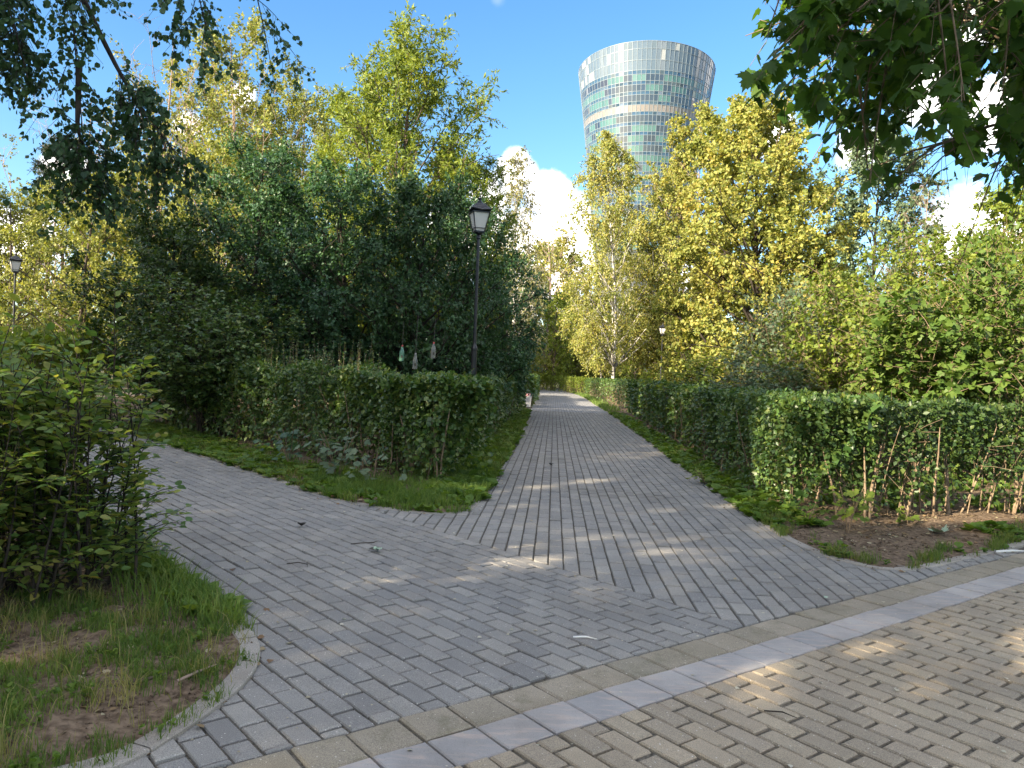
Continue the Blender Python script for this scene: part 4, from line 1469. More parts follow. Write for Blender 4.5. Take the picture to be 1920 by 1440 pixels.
# ------------------------------------------------------------------ hedges
def hedge(name, label, a, b, w, h, seed, n, ls, leafm='l_hedge', leaf=KITE, low=.25, stems=0, stem_r=.011, stemm='bark_tan', shoots=0, shoot_h=.35, top_wob=.05, side_wob=.08,
          dens=None, group='clipped hedges along the paths', lean=.0, inner=.25, thin=None, cap=True):
    """a clipped hedge: stems from the soil, twigs, leaves crowding the outer skin. Runs a -> b, width w to the left of that line"""
    rng = np.random.default_rng(seed)
    a, b = np.array(a, float), np.array(b, float)
    L = np.linalg.norm(b - a)
    e = (b - a) / L
    f = np.array([-e[1], e[0]])
    root = empty(name, (a[0], a[1], 0))
    tag(root, label, 'hedge', group)

    def world(s, v, z):
        return np.stack([e[0] * s + f[0] * v, e[1] * s + f[1] * v, z], 1)
    # skin positions
    # leaf size grows and leaf count falls with the distance from the crossing
    ss = np.linspace(0, L, 400)
    lod = np.clip(np.hypot(a[0] + e[0] * ss, a[1] + e[1] * ss) / 12.0, .95, 2.6)
    if not dens:
        lod[:] = 1
    cdf = np.cumsum(lod ** -2.0)
    s = np.interp(rng.uniform(0, 1, n), cdf / cdf[-1], ss)
    lods = np.interp(s, ss, lod)
    areas = np.array([h, h, w * 1.1, w * h / L * 1.0])
    face = rng.choice(4, n, p=areas / areas.sum())
    u = rng.uniform(0, 1, n)
    depth = np.abs(rng.exponential(.09, n)) * (1 + 2.0 * (rng.uniform(size=n) < inner))
    v = np.where(face == 0, depth, np.where(face == 1, w - depth, u * w))
    z = np.where(face == 2, h - depth, low * h * rng.uniform(0, 1, n) ** 2 + u * (h - .02))
    z = np.where(face == 3, u * h, z)
    endm = (face == 3)
    s = np.where(endm, np.where(rng.uniform(size=n) < .5, depth, L - depth), s)
    v = np.clip(v, 0, w)
    z = np.minimum(z, h)
    P = world(s, v, z)
    bulge = wob(np.c_[s, v * 1.5, z * 1.3], 1.6, seed) * side_wob
    out = np.where((face == 0)[:, None], -f[None], np.where((face == 1)[:, None], f[None], 0 * f[None]))
    O3 = np.c_[out, (face == 2) * 1.0]
    P = P + O3 * bulge[:, None] + np.c_[np.zeros((n, 2)), wob(np.c_[s, v, 0 * s], 2.1, seed + 3) * top_wob * (z / h)]
    # thin out low down and in gaps
    keep = rng.uniform(size=n) < np.clip(.30 + 1.15 * (z / h - low * .5) / (1 - low * .5), .16 if thin is None else thin, 1)
    gapn = wob(np.c_[s, 0 * s, z * 1.6], 1.9, seed + 9)
    keep &= ~((gapn > .62) & (z < h * .8) & (rng.uniform(size=n) < .75))
    P, O3, z, lods = P[keep], O3[keep], z[keep], lods[keep]
    m = len(P)
    D = nrm(sph(rng, m) + O3 * .4 + np.array([0, 0, -.1]))
    N = nrm(O3 * .75 + UPV * .55 + sph(rng, m) * .55)
    size = ls * lods * rng.uniform(.42, 1.3, m)
    parts = [leaves(P, D, N, size, leaf)]
    # shoots growing past the clipped top
    wparts = []
    if shoots:
        s = rng.uniform(0, 1, shoots) * L
        v = rng.uniform(.05, .95, shoots) * w
        hh = shoot_h * rng.uniform(.3, 1.1, shoots)
        p0 = world(s, v, np.full(shoots, h - .15))
        p2 = p0 + np.c_[rng.normal(size=(shoots, 2)) * .10 * hh[:, None], hh + .15]
        tw = bez(p0, (p0 + p2) / 2 + sph(rng, shoots) * .02, p2, 4)
        wparts.append((tw, np.full((shoots, 4), 1.0) * np.array([.004, .0035, .0025, .0015]), 3))
        k = 11
        ti = np.repeat(np.arange(shoots), k)
        sp, tg = sample(tw, rng.uniform(.25, 1, shoots)) if False else sample(tw[ti], np.tile(np.linspace(.3, 1, k), shoots))
        d = nrm(np.c_[rng.normal(size=(len(ti), 2)), rng.uniform(.2, 1.0, len(ti))])
        parts.append(leaves(sp, d, nrm(UPV * .7 + sph(rng, len(ti)) * .6), ls * .62 * rng.uniform(.6, 1.1, len(ti)), leaf))
    V, F = merge(parts)
    obj('foliage', mesh('hedge_foliage', V, F, [M[leafm]]), root)
    # woody frame inside
    ns = max(8, int(L * 7))
    s = rng.uniform(0.03, .97, ns) * L
    v = rng.uniform(.15, .85, ns) * w
    p0 = world(s, v, np.full(ns, -.04))
    p2 = p0 + np.c_[rng.normal(size=(ns, 2)) * .14, np.full(ns, h * .85)]
    tw = bez(p0, (p0 + p2) / 2 + sph(rng, ns) * .06, p2, 5)
    wparts.append((tw, rng.uniform(.6, 1.2, ns)[:, None] * np.array([1, .9, .75, .6, .4]) * stem_r, 4))
    # side twigs
    ti = np.repeat(np.arange(ns), 5)
    p, tg = sample(tw[ti], rng.uniform(.2, 1, len(ti)))
    q = p + nrm(sph(rng, len(ti)) + UPV * .5) * rng.uniform(.2, .45, len(ti))[:, None]
    q[:, 2] = np.minimum(q[:, 2], h)
    wparts.append((np.stack([p, (p + q) / 2 + sph(rng, len(ti)) * .02, q], 1), np.full((len(ti), 3), .0035), 3))
    V, F = woods(wparts)
    obj('branches', mesh('hedge_branches', V, F, [M[stemm]], smooth=True), root)
    # single bare stems that show on the near side
    if stems:
        s = (np.arange(stems) + rng.uniform(.1, .9, stems)) / stems * L
        for i in range(stems):
            fan = rng.integers(1, 4)
            b_ = MB()
            for q in range(fan):
                dx, dy = rng.normal() * .13, rng.normal() * .09
                r = stem_r * rng.uniform(.8, 1.5)
                hh = h * rng.uniform(.55, .85)
                b_.tube([(rng.normal() * .03, rng.normal() * .03, -.05), (dx * .35, dy * .3, hh * .35), (dx * .8, dy * .8, hh * .7), (dx * 1.2, dy, hh)], [r * 1.2, r, r * .75, r * .4], 5)
            p = world(np.array([s[i]]), np.array([rng.uniform(.02, .22) * w]), np.array([0.0]))[0]
            b_.build('stem', M[stemm], root, tuple(p), smooth=True)
    return root


# island: along the straight path, and along the left path
hedge('hedge', 'clipped hedge on the left side of the straight path', (-.84, 10.9), (.58, 34.5), 1.0, 1.42, 101, 46000, .062, stems=10, low=.12, dens=1.6, leaf=KITE)
hedge('hedge', 'front end of the island hedge with bare stems above the grass tip', (-2.75, 12.25), (-.95, 10.25), .95, 1.43, 102, 19000, .068, stems=10, low=.30, leaf=ROUND, leafm='l_hedge', shoots=14, shoot_h=.18)
hedge('hedge', 'taller overgrown hedge along the left path with upright shoots', (-9.5, 19.6), (-2.6, 12.0), 1.1, 1.50, 103, 38000, .068, stems=8, low=.05, dens=.75, shoots=170, shoot_h=.55, top_wob=.10, side_wob=.14)
# right hedge along the straight path and its return along the cross path
hedge('hedge', 'long clipped hedge on the right side of the straight path', (5.45, 36.0), (3.25, 8.9), 1.0, 1.40, 104, 60000, .064, stems=16, low=.12, dens=.62)
hedge('hedge', 'thin lit hedge at right over bare soil, stems showing below', (3.52, 8.72), (9.6, 10.6), .75, 1.38, 105, 27000, .066, stems=13, low=.42, leaf=KITE, shoots=40, shoot_h=.16, leafm='l_hedge2', thin=.05, inner=.5, stem_r=.013)
# hedges past the gap by the bin, and at the end of the path
hedge('hedge', 'far hedge left of the path beyond the litter bin', (.95, 37.2), (2.0, 60), 1.0, 1.4, 106, 7000, .11, low=.05, dens=1.3)
hedge('hedge', 'far sunlit hedge across the end of the path, left piece', (1.6, 87), (4.4, 80), 1.0, 1.5, 107, 4500, .14, low=.05, leafm='l_lime')  # bright lime leaves: sunlight put into the colour
hedge('hedge', 'far sunlit hedge where the path bends, middle piece', (4.9, 79), (5.9, 68), 1.0, 1.5, 108, 5500, .13, low=.05, leafm='l_lime')  # sunlight painted here too by the brighter leaf colour
hedge('hedge', 'far hedge on the right beyond the gap, lit on its left end', (6.0, 64), (5.55, 37.0), 1.1, 1.45, 109, 12000, .11, low=.05, leafm='l_hedge')
hedge('hedge', 'sunlit overgrown hedge beyond the left path at far left', (-21, 28.5), (-11.0, 17.4), 1.6, 1.95, 110, 18000, .085, low=.05, leafm='l_lime', shoots=160, shoot_h=.7, top_wob=.22, dens=.8)


# ------------------------------------------------------------------ the shrub in the left foreground, leaf by leaf
def leafy_shrub(name, label, cat, loc, seed, stems, H, R, per, ls, nparts, leafm, tmpl, group=None, aim=(0, 0), wood='bark_dark', spread=1.0, lowest=.25, cover=None):
    rng = np.random.default_rng(seed)
    root = empty(name, loc)
    tag(root, label, cat, group)
    az = rng.uniform(0, 2 * np.pi, stems)
    rr = np.sqrt(rng.uniform(0, 1, stems))
    base = np.c_[np.cos(az) * rr * R[0] * .8, np.sin(az) * rr * R[1] * .8, np.full(stems, -.04)]
    hh = H * rng.uniform(.72, 1.05, stems)
    top = base + np.c_[rng.normal(size=(stems, 2)) * .22 * spread + np.array(aim) * .15, hh]
    st = bez(base, (base + top) / 2 + sph(rng, stems) * .07, top, 6)
    SR = rng.uniform(.006, .013, stems)[:, None] * np.linspace(1, .22, 6)[None]
    # side branches, arching
    bi = np.repeat(np.arange(stems), 12)
    s = rng.uniform(.08, .98, len(bi))
    p, tg = sample(st[bi], s)
    ln = rng.uniform(.22, .55, len(bi)) * (1.1 - .5 * s)
    d = nrm(tg * .55 + np.c_[rng.normal(size=(len(bi), 2)), rng.normal(size=len(bi)) * .35])
    q = p + d * ln[:, None]
    br = bez(p, (p + q) / 2 + UPV * .04, q - UPV * .03, 4)
    # whips above the crown
    nw = stems // 2
    wi = rng.integers(0, stems, nw)
    p, tg = sample(st[wi], rng.uniform(.75, .95, nw))
    q = p + np.c_[rng.normal(size=(nw, 2)) * .16 + np.array(aim) * .12, rng.uniform(.25, .55, nw)]
    wh = bez(p, (p + q) / 2 + UPV * .06, q, 4)
    allb = np.concatenate([br, wh])
    V, F = woods([(st, SR, 5), (allb, np.full((len(allb), 4), 1.0) * np.array([.0045, .0038, .003, .0018]), 3)])
    obj('branches', mesh('shrub_branches', V, F, [M[wood]], smooth=True), root)
    # leaves two-ranked along every branch
    ti = np.repeat(np.arange(len(allb)), per)
    s = np.tile(np.linspace(.12, 1.0, per), len(allb)) + rng.uniform(-.04, .04, len(ti))
    p, tg = sample(allb[ti], s)
    sx = nrm(np.cross(tg, UPV))
    flip = np.where(np.tile(np.arange(per) % 2, len(allb)) == 0, 1.0, -1.0)[:, None]
    D = nrm(tg * .55 + sx * flip * .9 + sph(rng, len(ti)) * .35 + UPV * .1)
    # also leaves straight on the upper stems
    si = np.repeat(np.arange(stems), 12)
    ps, ts = sample(st[si], rng.uniform(.08, 1.0, len(si)))
    Ds = nrm(np.c_[rng.normal(size=(len(si), 2)), rng.normal(size=len(si)) * .4])
    p, D = np.concatenate([p, ps]), np.concatenate([D, Ds])
    ok = p[:, 2] > lowest
    p, D = p[ok], D[ok]
    N = nrm(UPV * 1.0 + sph(rng, len(p)) * .55)
    S = ls * rng.uniform(.6, 1.2, len(p))
    # nearest to the camera first
    wpos = p + np.array(loc)
    dist = np.linalg.norm(wpos - np.array([0, 0, EYE]), axis=1)
    ang = np.abs(wpos[:, 0]) < wpos[:, 1] * .68
    order = np.argsort(np.where(ang, dist / S, 1e6))
    big, rest = order[:nparts], order[nparts:]
    shapes = []
    for c in range(4):
        t, fs = tmpl
        t = t.copy()
        t[:, 2] += (c - 1.5) * .12 * (t[:, 1] - .4) ** 2 + .05 * c * np.abs(t[:, 0])
        t[:, 0] *= .9 + .07 * c
        shapes.append(mesh('leaf', t, fs, [M[leafm]]))
    for i in big:
        d, nv = D[i], N[i]
        x = np.cross(d, nv); x /= np.linalg.norm(x)
        zz = np.cross(x, d)
        o = obj('leaf', shapes[i % 4], root)
        sz = float(S[i])
        o.matrix_local = Matrix(((x[0] * sz, d[0] * sz, zz[0] * sz, p[i][0]), (x[1] * sz, d[1] * sz, zz[1] * sz, p[i][1]), (x[2] * sz, d[2] * sz, zz[2] * sz, p[i][2]), (0, 0, 0, 1)))
    V, F = leaves(p[rest], D[rest], N[rest], S[rest], tmpl)
    tag(obj('foliage', mesh('shrub_foliage', V, F, [M[leafm]]), root), kind='stuff')
    return root


FS = 'loose shrubs along the left bed'
leafy_shrub('garden_shrub', 'loose leafy shrub filling the left foreground beside the bare bed', 'shrub', (-2.92, 5.0, .02), 201, 42, 1.66, (.62, .58), 10, .072, 300, 'l_bush', OVAL, FS, aim=(.1, 0), lowest=.10)
leafy_shrub('garden_shrub', 'shrub at the left edge behind the foreground one', 'shrub', (-3.75, 5.7, .02), 202, 28, 1.55, (.65, .6), 9, .075, 120, 'l_bush', OVAL, FS)
leafy_shrub('garden_shrub', 'shrub nearest the left edge of the view, over the bed', 'shrub', (-3.35, 4.35, .02), 203, 22, 1.42, (.5, .5), 9, .072, 120, 'l_bush', OVAL, FS)
leafy_shrub('garden_shrub', 'shrub along the left path beyond the foreground one', 'shrub', (-5.2, 7.9, .02), 204, 26, 1.55, (.8, .7), 8, .062, 0, 'l_bush', KITE, FS)
leafy_shrub('garden_shrub', 'farther shrub along the left path at the edge of the view', 'shrub', (-7.0, 9.9, .02), 205, 26, 1.55, (.9, .8), 8, .062, 0, 'l_bush', KITE, FS)


# ------------------------------------------------------------------ overhanging branches
def twigset(rng, limbs, nb, nt, blen, tlen, droop, along=(.15, 1.0)):
    li = np.repeat(np.arange(len(limbs)), nb)
    s = rng.uniform(along[0], along[1], len(li))
    p, tg = sample(limbs[li], s)
    d = nrm(tg * .6 + sph(rng, len(li)) * .8)
    ln = blen * rng.uniform(.5, 1.2, len(li))
    q = p + d * ln[:, None]
    q[:, 2] -= droop * ln
    br = bez(p, (p + q) / 2 + UPV * ln[:, None] * .12, q, 4)
    bi = np.repeat(np.arange(len(br)), nt)
    p, tg = sample(br[bi], rng.uniform(.15, 1, len(bi)))
    d = nrm(tg * .6 + sph(rng, len(bi)) * .7)
    tl = tlen * rng.uniform(.5, 1.2, len(bi))
    q = p + d * tl[:, None]
    q[:, 2] -= droop * tl
    tw = bez(p, (p + q) / 2, q, 3)
    return br, tw


def overhang_maple():
    rng = np.random.default_rng(301)
    loc = np.array([8.4, 9.4, 0])
    root = empty('maple_tree', tuple(loc))
    tag(root, 'maple whose big leaved boughs hang into the upper right', 'tree')
    H = 11
    trunk = np.array([[0, 0, -.2], [.02, 0, 1.5], [-.1, -.1, 3.2], [-.15, -.3, 5.2], [-.1, -.4, 7.5], [0, -.4, H]])
    V, F = tubes(trunk[None], np.array([[.26, .21, .19, .15, .10, .03]]), 10)
    obj('trunk', mesh('maple_trunk', V, F, [M['bark']], smooth=True), root)
    # boughs reaching towards the view (world coordinates minus the tree's base)
    W = [[(8.3, 9.2, 3.6), (5.8, 7.2, 4.7), (3.2, 5.4, 4.25), (1.62, 4.55, 3.72)],
         [(8.3, 9.1, 4.2), (6.0, 6.6, 5.0), (3.4, 4.6, 4.4), (1.55, 3.65, 3.55)],
         [(8.3, 9.2, 3.9), (6.4, 7.6, 4.4), (4.2, 6.1, 3.9), (2.75, 5.2, 3.18)],
         [(8.3, 9.3, 4.6), (6.9, 8.0, 5.2), (5.2, 6.9, 4.4), (3.9, 6.3, 3.55)],
         [(8.3, 9.2, 4.9), (6.6, 7.0, 5.7), (4.3, 5.4, 5.0), (2.5, 4.4, 3.95)],
         [(8.3, 9.2, 5.3), (7.2, 7.6, 5.7), (5.3, 6.2, 5.2), (3.5, 5.2, 4.05)],
         [(8.3, 9.3, 3.4), (7.1, 8.3, 4.0), (5.6, 7.2, 3.9), (4.35, 6.5, 3.3)],
         [(8.3, 9.2, 4.0), (5.9, 7.0, 5.0), (3.2, 5.6, 4.6), (1.38, 4.75, 4.0)],
         [(8.3, 9.2, 4.3), (6.0, 7.0, 5.2), (3.6, 5.4, 4.6), (2.05, 4.8, 3.55)],
         [(8.3, 9.2, 4.4), (5.9, 6.4, 5.3), (3.5, 4.6, 4.7), (1.95, 4.0, 3.6)],
         [(8.3, 9.2, 4.1), (6.2, 7.3, 4.8), (3.6, 5.7, 4.3), (1.75, 5.0, 3.9)],
         [(8.3, 9.2, 4.6), (6.0, 7.0, 5.4), (3.2, 5.0, 4.9), (1.4, 4.2, 4.1)],
         [(8.4, 9.4, 5.6), (6.5, 9.0, 6.8), (4.9, 8.6, 6.6), (3.7, 8.4, 5.6)]]
    limbs = []
    for w in W:
        P = np.array(w) - loc
        limbs.append(np.concatenate([bez(P[None, 0], P[None, 1], (P[None, 1] + P[None, 2]) / 2, 5)[0], bez((P[None, 1] + P[None, 2]) / 2, P[None, 2], P[None, 3], 6)[0][1:]]))
    limbs = np.array(limbs)
    for i in range(len(limbs)):
        V, F = tubes(limbs[i][None], np.linspace(.045, .007, limbs.shape[1])[None], 6)
        obj('bough', mesh('maple_bough', V, F, [M['bark']], smooth=True), root)
    br, tw = twigset(rng, limbs, 30, 6, .75, .32, .28, (.36, 1.0))
    def clear(Q):
        W3 = Q + loc
        return (W3[..., 0] / W3[..., 1]).min(1) > .275
    br, tw = br[clear(br)], tw[clear(tw)]
    V, F = woods([(br, np.full((len(br), 4), 1.0) * np.array([.009, .007, .005, .003]), 4), (tw, np.full((len(tw), 3), .0022), 3)])
    obj('twigs', mesh('maple_twigs', V, F, [M['bark_tan']], smooth=True), root)
    ti = np.repeat(np.arange(len(tw)), 8)
    p, tg = sample(tw[ti], rng.uniform(.3, 1.0, len(ti)))
    p = p + sph(rng, len(ti)) * .05
    D = nrm(np.c_[rng.normal(size=(len(ti), 2)) * .7, np.full(len(ti), -.55)] + tg * .4)
    N = nrm(UPV * .9 + sph(rng, len(ti)) * .55 + np.array([-.2, -.2, 0]))
    S = .098 * rng.uniform(.5, 1.35, len(ti))
    wp = p + loc
    # keep the boughs clear of the middle of the view
    a = wp[:, 0] / wp[:, 1]
    el0 = (wp[:, 2] - EYE) / wp[:, 1]
    # the boughs end in a ragged, rising hem and are thin in the middle
    hem = np.interp(a, [.27, .31, .37, .45, .52, .57, .66], [.41, .35, .325, .295, .275, .29, .265]) + rng.normal(size=len(a)) * .012
    ok = (a > .27) & (wp[:, 1] > 2.2) & (el0 > hem)
    ok &= ~((a > .50) & (a < .62) & (wob(wp, 1.6, 5) > -.1) & (rng.uniform(size=len(a)) < .8))
    ok &= rng.uniform(size=len(a)) < .8
    p, D, N, S, wp = p[ok], D[ok], N[ok], S[ok], wp[ok]
    dist = np.linalg.norm(wp - np.array([0, 0, EYE]), axis=1)
    el = (wp[:, 2] - EYE) / wp[:, 1]
    vis = (wp[:, 0] / wp[:, 1] < .68) & (el < .52)
    order = np.argsort(np.where(vis, dist / S, 1e6))
    shapes = []
    for c in range(4):
        t, fs = MAPLE
        t = t.copy()
        t[:, 2] -= (.10 + .08 * c) * (t[:, 0] ** 2 + (t[:, 1] - .3) ** 2) * (1 if c != 2 else -.6)
        shapes.append(mesh('leaf', t, fs, [M['l_maple']]))
    for i in order[:300]:
        d, nv = D[i], N[i]
        x = np.cross(d, nv); x /= np.linalg.norm(x)
        zz = np.cross(x, d)
        sz = float(S[i])
        o = obj('leaf', shapes[i % 4], root)
        o.matrix_local = Matrix(((x[0] * sz, d[0] * sz, zz[0] * sz, p[i][0]), (x[1] * sz, d[1] * sz, zz[1] * sz, p[i][1]), (x[2] * sz, d[2] * sz, zz[2] * sz, p[i][2]), (0, 0, 0, 1)))
    r = order[300:]
    V, F = leaves(p[r], D[r], N[r], S[r], MAPLE_S)
    tag(obj('foliage', mesh('maple_foliage', V, F, [M['l_maple']]), root), kind='stuff')
    # the unseen rest of the crown
    (wv, wf), (lv, lf) = grow(seed=302, H=12.5, cb=5.0, R=4.2, prof=ROUNDISH, nl=26, nb=8, nt=6, lpt=6, ls=.26, leaf=KITE, tr=.02, twig=.7)
    lv = lv + np.array([1.6, 1.6, 0])
    a = (lv[:, 0] + loc[0]) / np.maximum(lv[:, 1] + loc[1], .1)
    okf = []
    for f in lf:
        okf.append(f[(a[f].min(1) > .70) | (lv[f][:, :, 1].min(1) + loc[1] < 1)])
    tag(obj('upper_crown', mesh('maple_upper_crown', lv, okf, [M['l_maple']]), root), kind='stuff')


overhang_maple()


def overhang_left():
    rng = np.random.default_rng(311)
    loc = np.array([-10.2, 8.3, 0])
    root = empty('aspen_tree', tuple(loc))
    tag(root, 'tree with dark drooping small leaved branches in the upper left', 'tree')
    trunk = np.array([[0, 0, -.2], [.1, 0, 3], [.1, .1, 6], [.3, 0, 9], [.3, 0, 13]])
    V, F = tubes(trunk[None], np.array([[.24, .2, .16, .1, .03]]), 10)
    obj('trunk', mesh('aspen_trunk', V, F, [M['bark']], smooth=True), root)
    W = [[(-10, 8.3, 6.5), (-7.2, 8.2, 8.6), (-4.9, 8.0, 7.6), (-4.55, 8.0, 3.95)],
         [(-10, 8.3, 6.0), (-7.4, 8.0, 7.6), (-5.6, 7.8, 6.6), (-5.0, 7.8, 4.35)],
         [(-10, 8.3, 7.0), (-6.8, 8.3, 9.0), (-4.0, 8.2, 8.0), (-3.35, 8.2, 4.95)],
         [(-10, 8.3, 7.2), (-6.5, 8.6, 9.4), (-3.6, 8.5, 8.6), (-2.85, 8.5, 5.15)],
         [(-10, 8.3, 6.2), (-7.8, 8.4, 7.4), (-5.9, 8.3, 6.3), (-5.35, 8.3, 4.55)],
         [(-10, 8.3, 5.8), (-7.9, 8.0, 6.8), (-6.3, 7.9, 6.2), (-5.3, 7.9, 5.2)],
         [(-10, 8.3, 6.8), (-7.0, 7.7, 8.0), (-5.2, 7.6, 7.2), (-4.35, 7.6, 5.0)],
         [(-4.75, 8.0, 5.6), (-4.45, 8.0, 5.0), (-4.0, 8.0, 4.2), (-3.6, 8.0, 3.75)],
         [(-4.6, 8.0, 4.6), (-4.6, 8.0, 4.2), (-4.6, 8.0, 3.8), (-4.35, 8.0, 3.45)]]
    limbs = []
    for w in W:
        P = np.array(w) - loc
        limbs.append(np.concatenate([bez(P[None, 0], P[None, 1], (P[None, 1] + P[None, 2]) / 2, 5)[0], bez((P[None, 1] + P[None, 2]) / 2, P[None, 2], P[None, 3], 7)[0][1:]]))
    limbs = np.array(limbs)
    for i in range(len(limbs)):
        V, F = tubes(limbs[i][None], np.linspace(.035, .006, limbs.shape[1])[None], 5)
        obj('bough', mesh('aspen_bough', V, F, [M['bark_dark']], smooth=True), root)
    br, tw = twigset(rng, limbs, 33, 6, .48, .28, .55, (.40, 1.0))
    V, F = woods([(br, np.full((len(br), 4), 1.0) * np.array([.006, .005, .004, .002]), 3), (tw, np.full((len(tw), 3), .002), 3)])
    obj('twigs', mesh('aspen_twigs', V, F, [M['bark_dark']], smooth=True), root)
    ti = np.repeat(np.arange(len(tw)), 8)
    p, tg = sample(tw[ti], rng.uniform(.1, 1.0, len(ti)))
    p = p + sph(rng, len(ti)) * .03
    D = nrm(np.c_[rng.normal(size=(len(ti), 2)) * .55, np.full(len(ti), -.8)])
    N = nrm(sph(rng, len(ti)) + np.array([0, -.3, .3]))
    lv = leaves(p, D, N, .060 * rng.uniform(.5, 1.25, len(ti)), ROUND)
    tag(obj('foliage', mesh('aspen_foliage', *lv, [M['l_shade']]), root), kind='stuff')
    (wv, wf), (lv, lf) = grow(seed=312, H=14, cb=6, R=3.2, prof=ROUNDISH, nl=24, nb=8, nt=6, lpt=7, ls=.16, tr=.02, twig=.6)
    a = (lv[:, 0] + loc[0]) / np.maximum(lv[:, 1] + loc[1], .1)
    okf = [f[(a[f].max(1) < -.70)] for f in lf]
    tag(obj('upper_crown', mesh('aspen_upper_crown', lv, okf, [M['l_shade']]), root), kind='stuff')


overhang_left()

# ------------------------------------------------------------------ grass, weeds, litter
def blades(P, h, w, rng, bend=.5):
    """five-point grass blades"""
    n = len(P)
    a = rng.uniform(0, 2 * np.pi, n)
    x = np.c_[np.cos(a), np.sin(a), np.zeros(n)]
    b = rng.uniform(0, 2 * np.pi, n)
    l = np.c_[np.cos(b), np.sin(b), np.zeros(n)] * (bend * rng.uniform(.1, 1.1, n) * h)[:, None]
    hh = h[:, None] * UPV
    ww = (w * rng.uniform(.6, 1.3, n))[:, None] * x * .5
    V = np.stack([P - ww, P + ww, P + hh * .55 + l * .35 + ww * .8, P + hh * .55 + l * .35 - ww * .8, P + hh * (1 - .25 * bend) + l], 1)
    o = np.arange(n)[:, None] * 5
    return V.reshape(-1, 3), [o + np.array([0, 1, 2, 3]), o + np.array([3, 2, 4])]


def scatter(rng, n, poly, box, fn):
    """n points in poly within box, kept with probability fn(P)"""
    out = []
    tot = 0
    for _ in range(60):
        P = rng.uniform(box[0], box[1], (n, 2))
        P = P[inside(P, poly)]
        if len(P):
            P = P[rng.uniform(size=len(P)) < fn(P)]
        out.append(P)
        tot += len(P)
        if tot >= n:
            break
    return np.concatenate(out)[:n]


def bedz(P, line, seed, z0):
    d = edge_dist(P, line)
    P3 = np.c_[P, np.zeros(len(P))]
    return z0 + np.clip(d / .5, 0, 1) * (.03 + .022 * wob(P3, 1.7, seed) + .012 * wob(P3, 6, seed + 1)) - .012


def grass(name, label, mat, seed, n, poly, line, box, fn, h, w, bseed, z0, bend=.55):
    rng = np.random.default_rng(seed)
    P = scatter(rng, n, poly, box, fn)
    z = bedz(P, line, bseed, z0)
    hh = h * rng.uniform(.35, 1.25, len(P))
    V, F = blades(np.c_[P, z], hh, w, rng, bend)
    return tag(obj(name, mesh(name, V, F, [M[mat]])), label, 'grass', kind='stuff')


def clumpy(f, seed, lo, hi):
    def fn(P):
        return np.clip((wob(np.c_[P, np.zeros(len(P))], f, seed) - lo) / (hi - lo), 0, 1)
    return fn


c1 = clumpy(3.2, 4.0, -.4, .5)
grass('grass', 'patchy grass on the bare bed at lower left', 'grass_lush', 401, 21000, bed_near, NEAR, ((-3.6, 2.2), (-1.15, 4.9)), lambda P: c1(P), .085, .0045, 1, .006)
grass('grass', 'short dry grass tufts in the lower left bed', 'grass_dry', 402, 2200, bed_near, NEAR, ((-3.6, 2.4), (-1.15, 5.2)), lambda P: np.clip(.02 + clumpy(5, 9, .35, .8)(P), 0, 1), .17, .0042, 1, .006, .8)
grass('grass', 'lush grass under the foreground shrub by the left kerb', 'grass_lush', 403, 4200, bed_near, NEAR, ((-4.4, 4.4), (-1.4, 8.6)), lambda P: np.clip(1.3 - edge_dist(P, NEAR) / .42, 0, 1), .20, .007, 1, .006, .7)
c2 = clumpy(3.4, 2.0, -.35, .6)
grass('grass', 'lush bright grass on the tip of the hedge island', 'grass_lush', 404, 16000, bed_island, ISL, ((-2.6, 8.2), (.3, 12.5)), lambda P: c2(P) * np.clip(1.9 - edge_dist(P, ISL) / .75, 0, 1), .15, .008, 2, 0)
grass('grass', 'grass verge along the left side of the straight path', 'grass', 405, 8000, bed_island, ISL, ((-.6, 11.5), (1.1, 34)), lambda P: np.clip(1.6 - edge_dist(P, ISL) / .45, 0, 1) * np.clip(12 / P[:, 1], .1, 1), .17, .011, 2, 0)
grass('grass', 'grass verge below the hedge along the left path', 'grass', 406, 10000, bed_island, ISL, ((-9, 8.9), (-1.9, 18.5)), lambda P: np.clip(1.7 - edge_dist(P, ISL) / .75, 0, 1) * (.3 + .7 * c2(P)), .12, .010, 2, 0)
c3 = clumpy(4.5, 6.0, .1, .7)
grass('grass', 'sparse tufts along the edge of the right soil bed', 'grass', 407, 2600, bed_right, RGT, ((2.7, 6.5), (7.5, 9.2)), lambda P: c3(P) * np.clip(1.2 - edge_dist(P, RGT) / .32, 0, 1), .12, .006, 3, .002)
grass('grass', 'grass verge under the right hedge along the straight path', 'grass', 408, 7000, bed_right, RGT, ((2.8, 8.6), (6.2, 36)), lambda P: np.clip(1.5 - edge_dist(P, RGT) / .40, 0, 1) * np.clip(11 / P[:, 1], .1, 1), .10, .011, 3, .002)
grass('grass', 'bright sunlit verge where the far path bends', 'grass_lush', 409, 2500, bed_right, RGT, ((4.4, 36), (7.0, 80)), lambda P: np.clip(1.5 - edge_dist(P, RGT) / .6, 0, 1), .25, .03, 3, .002)


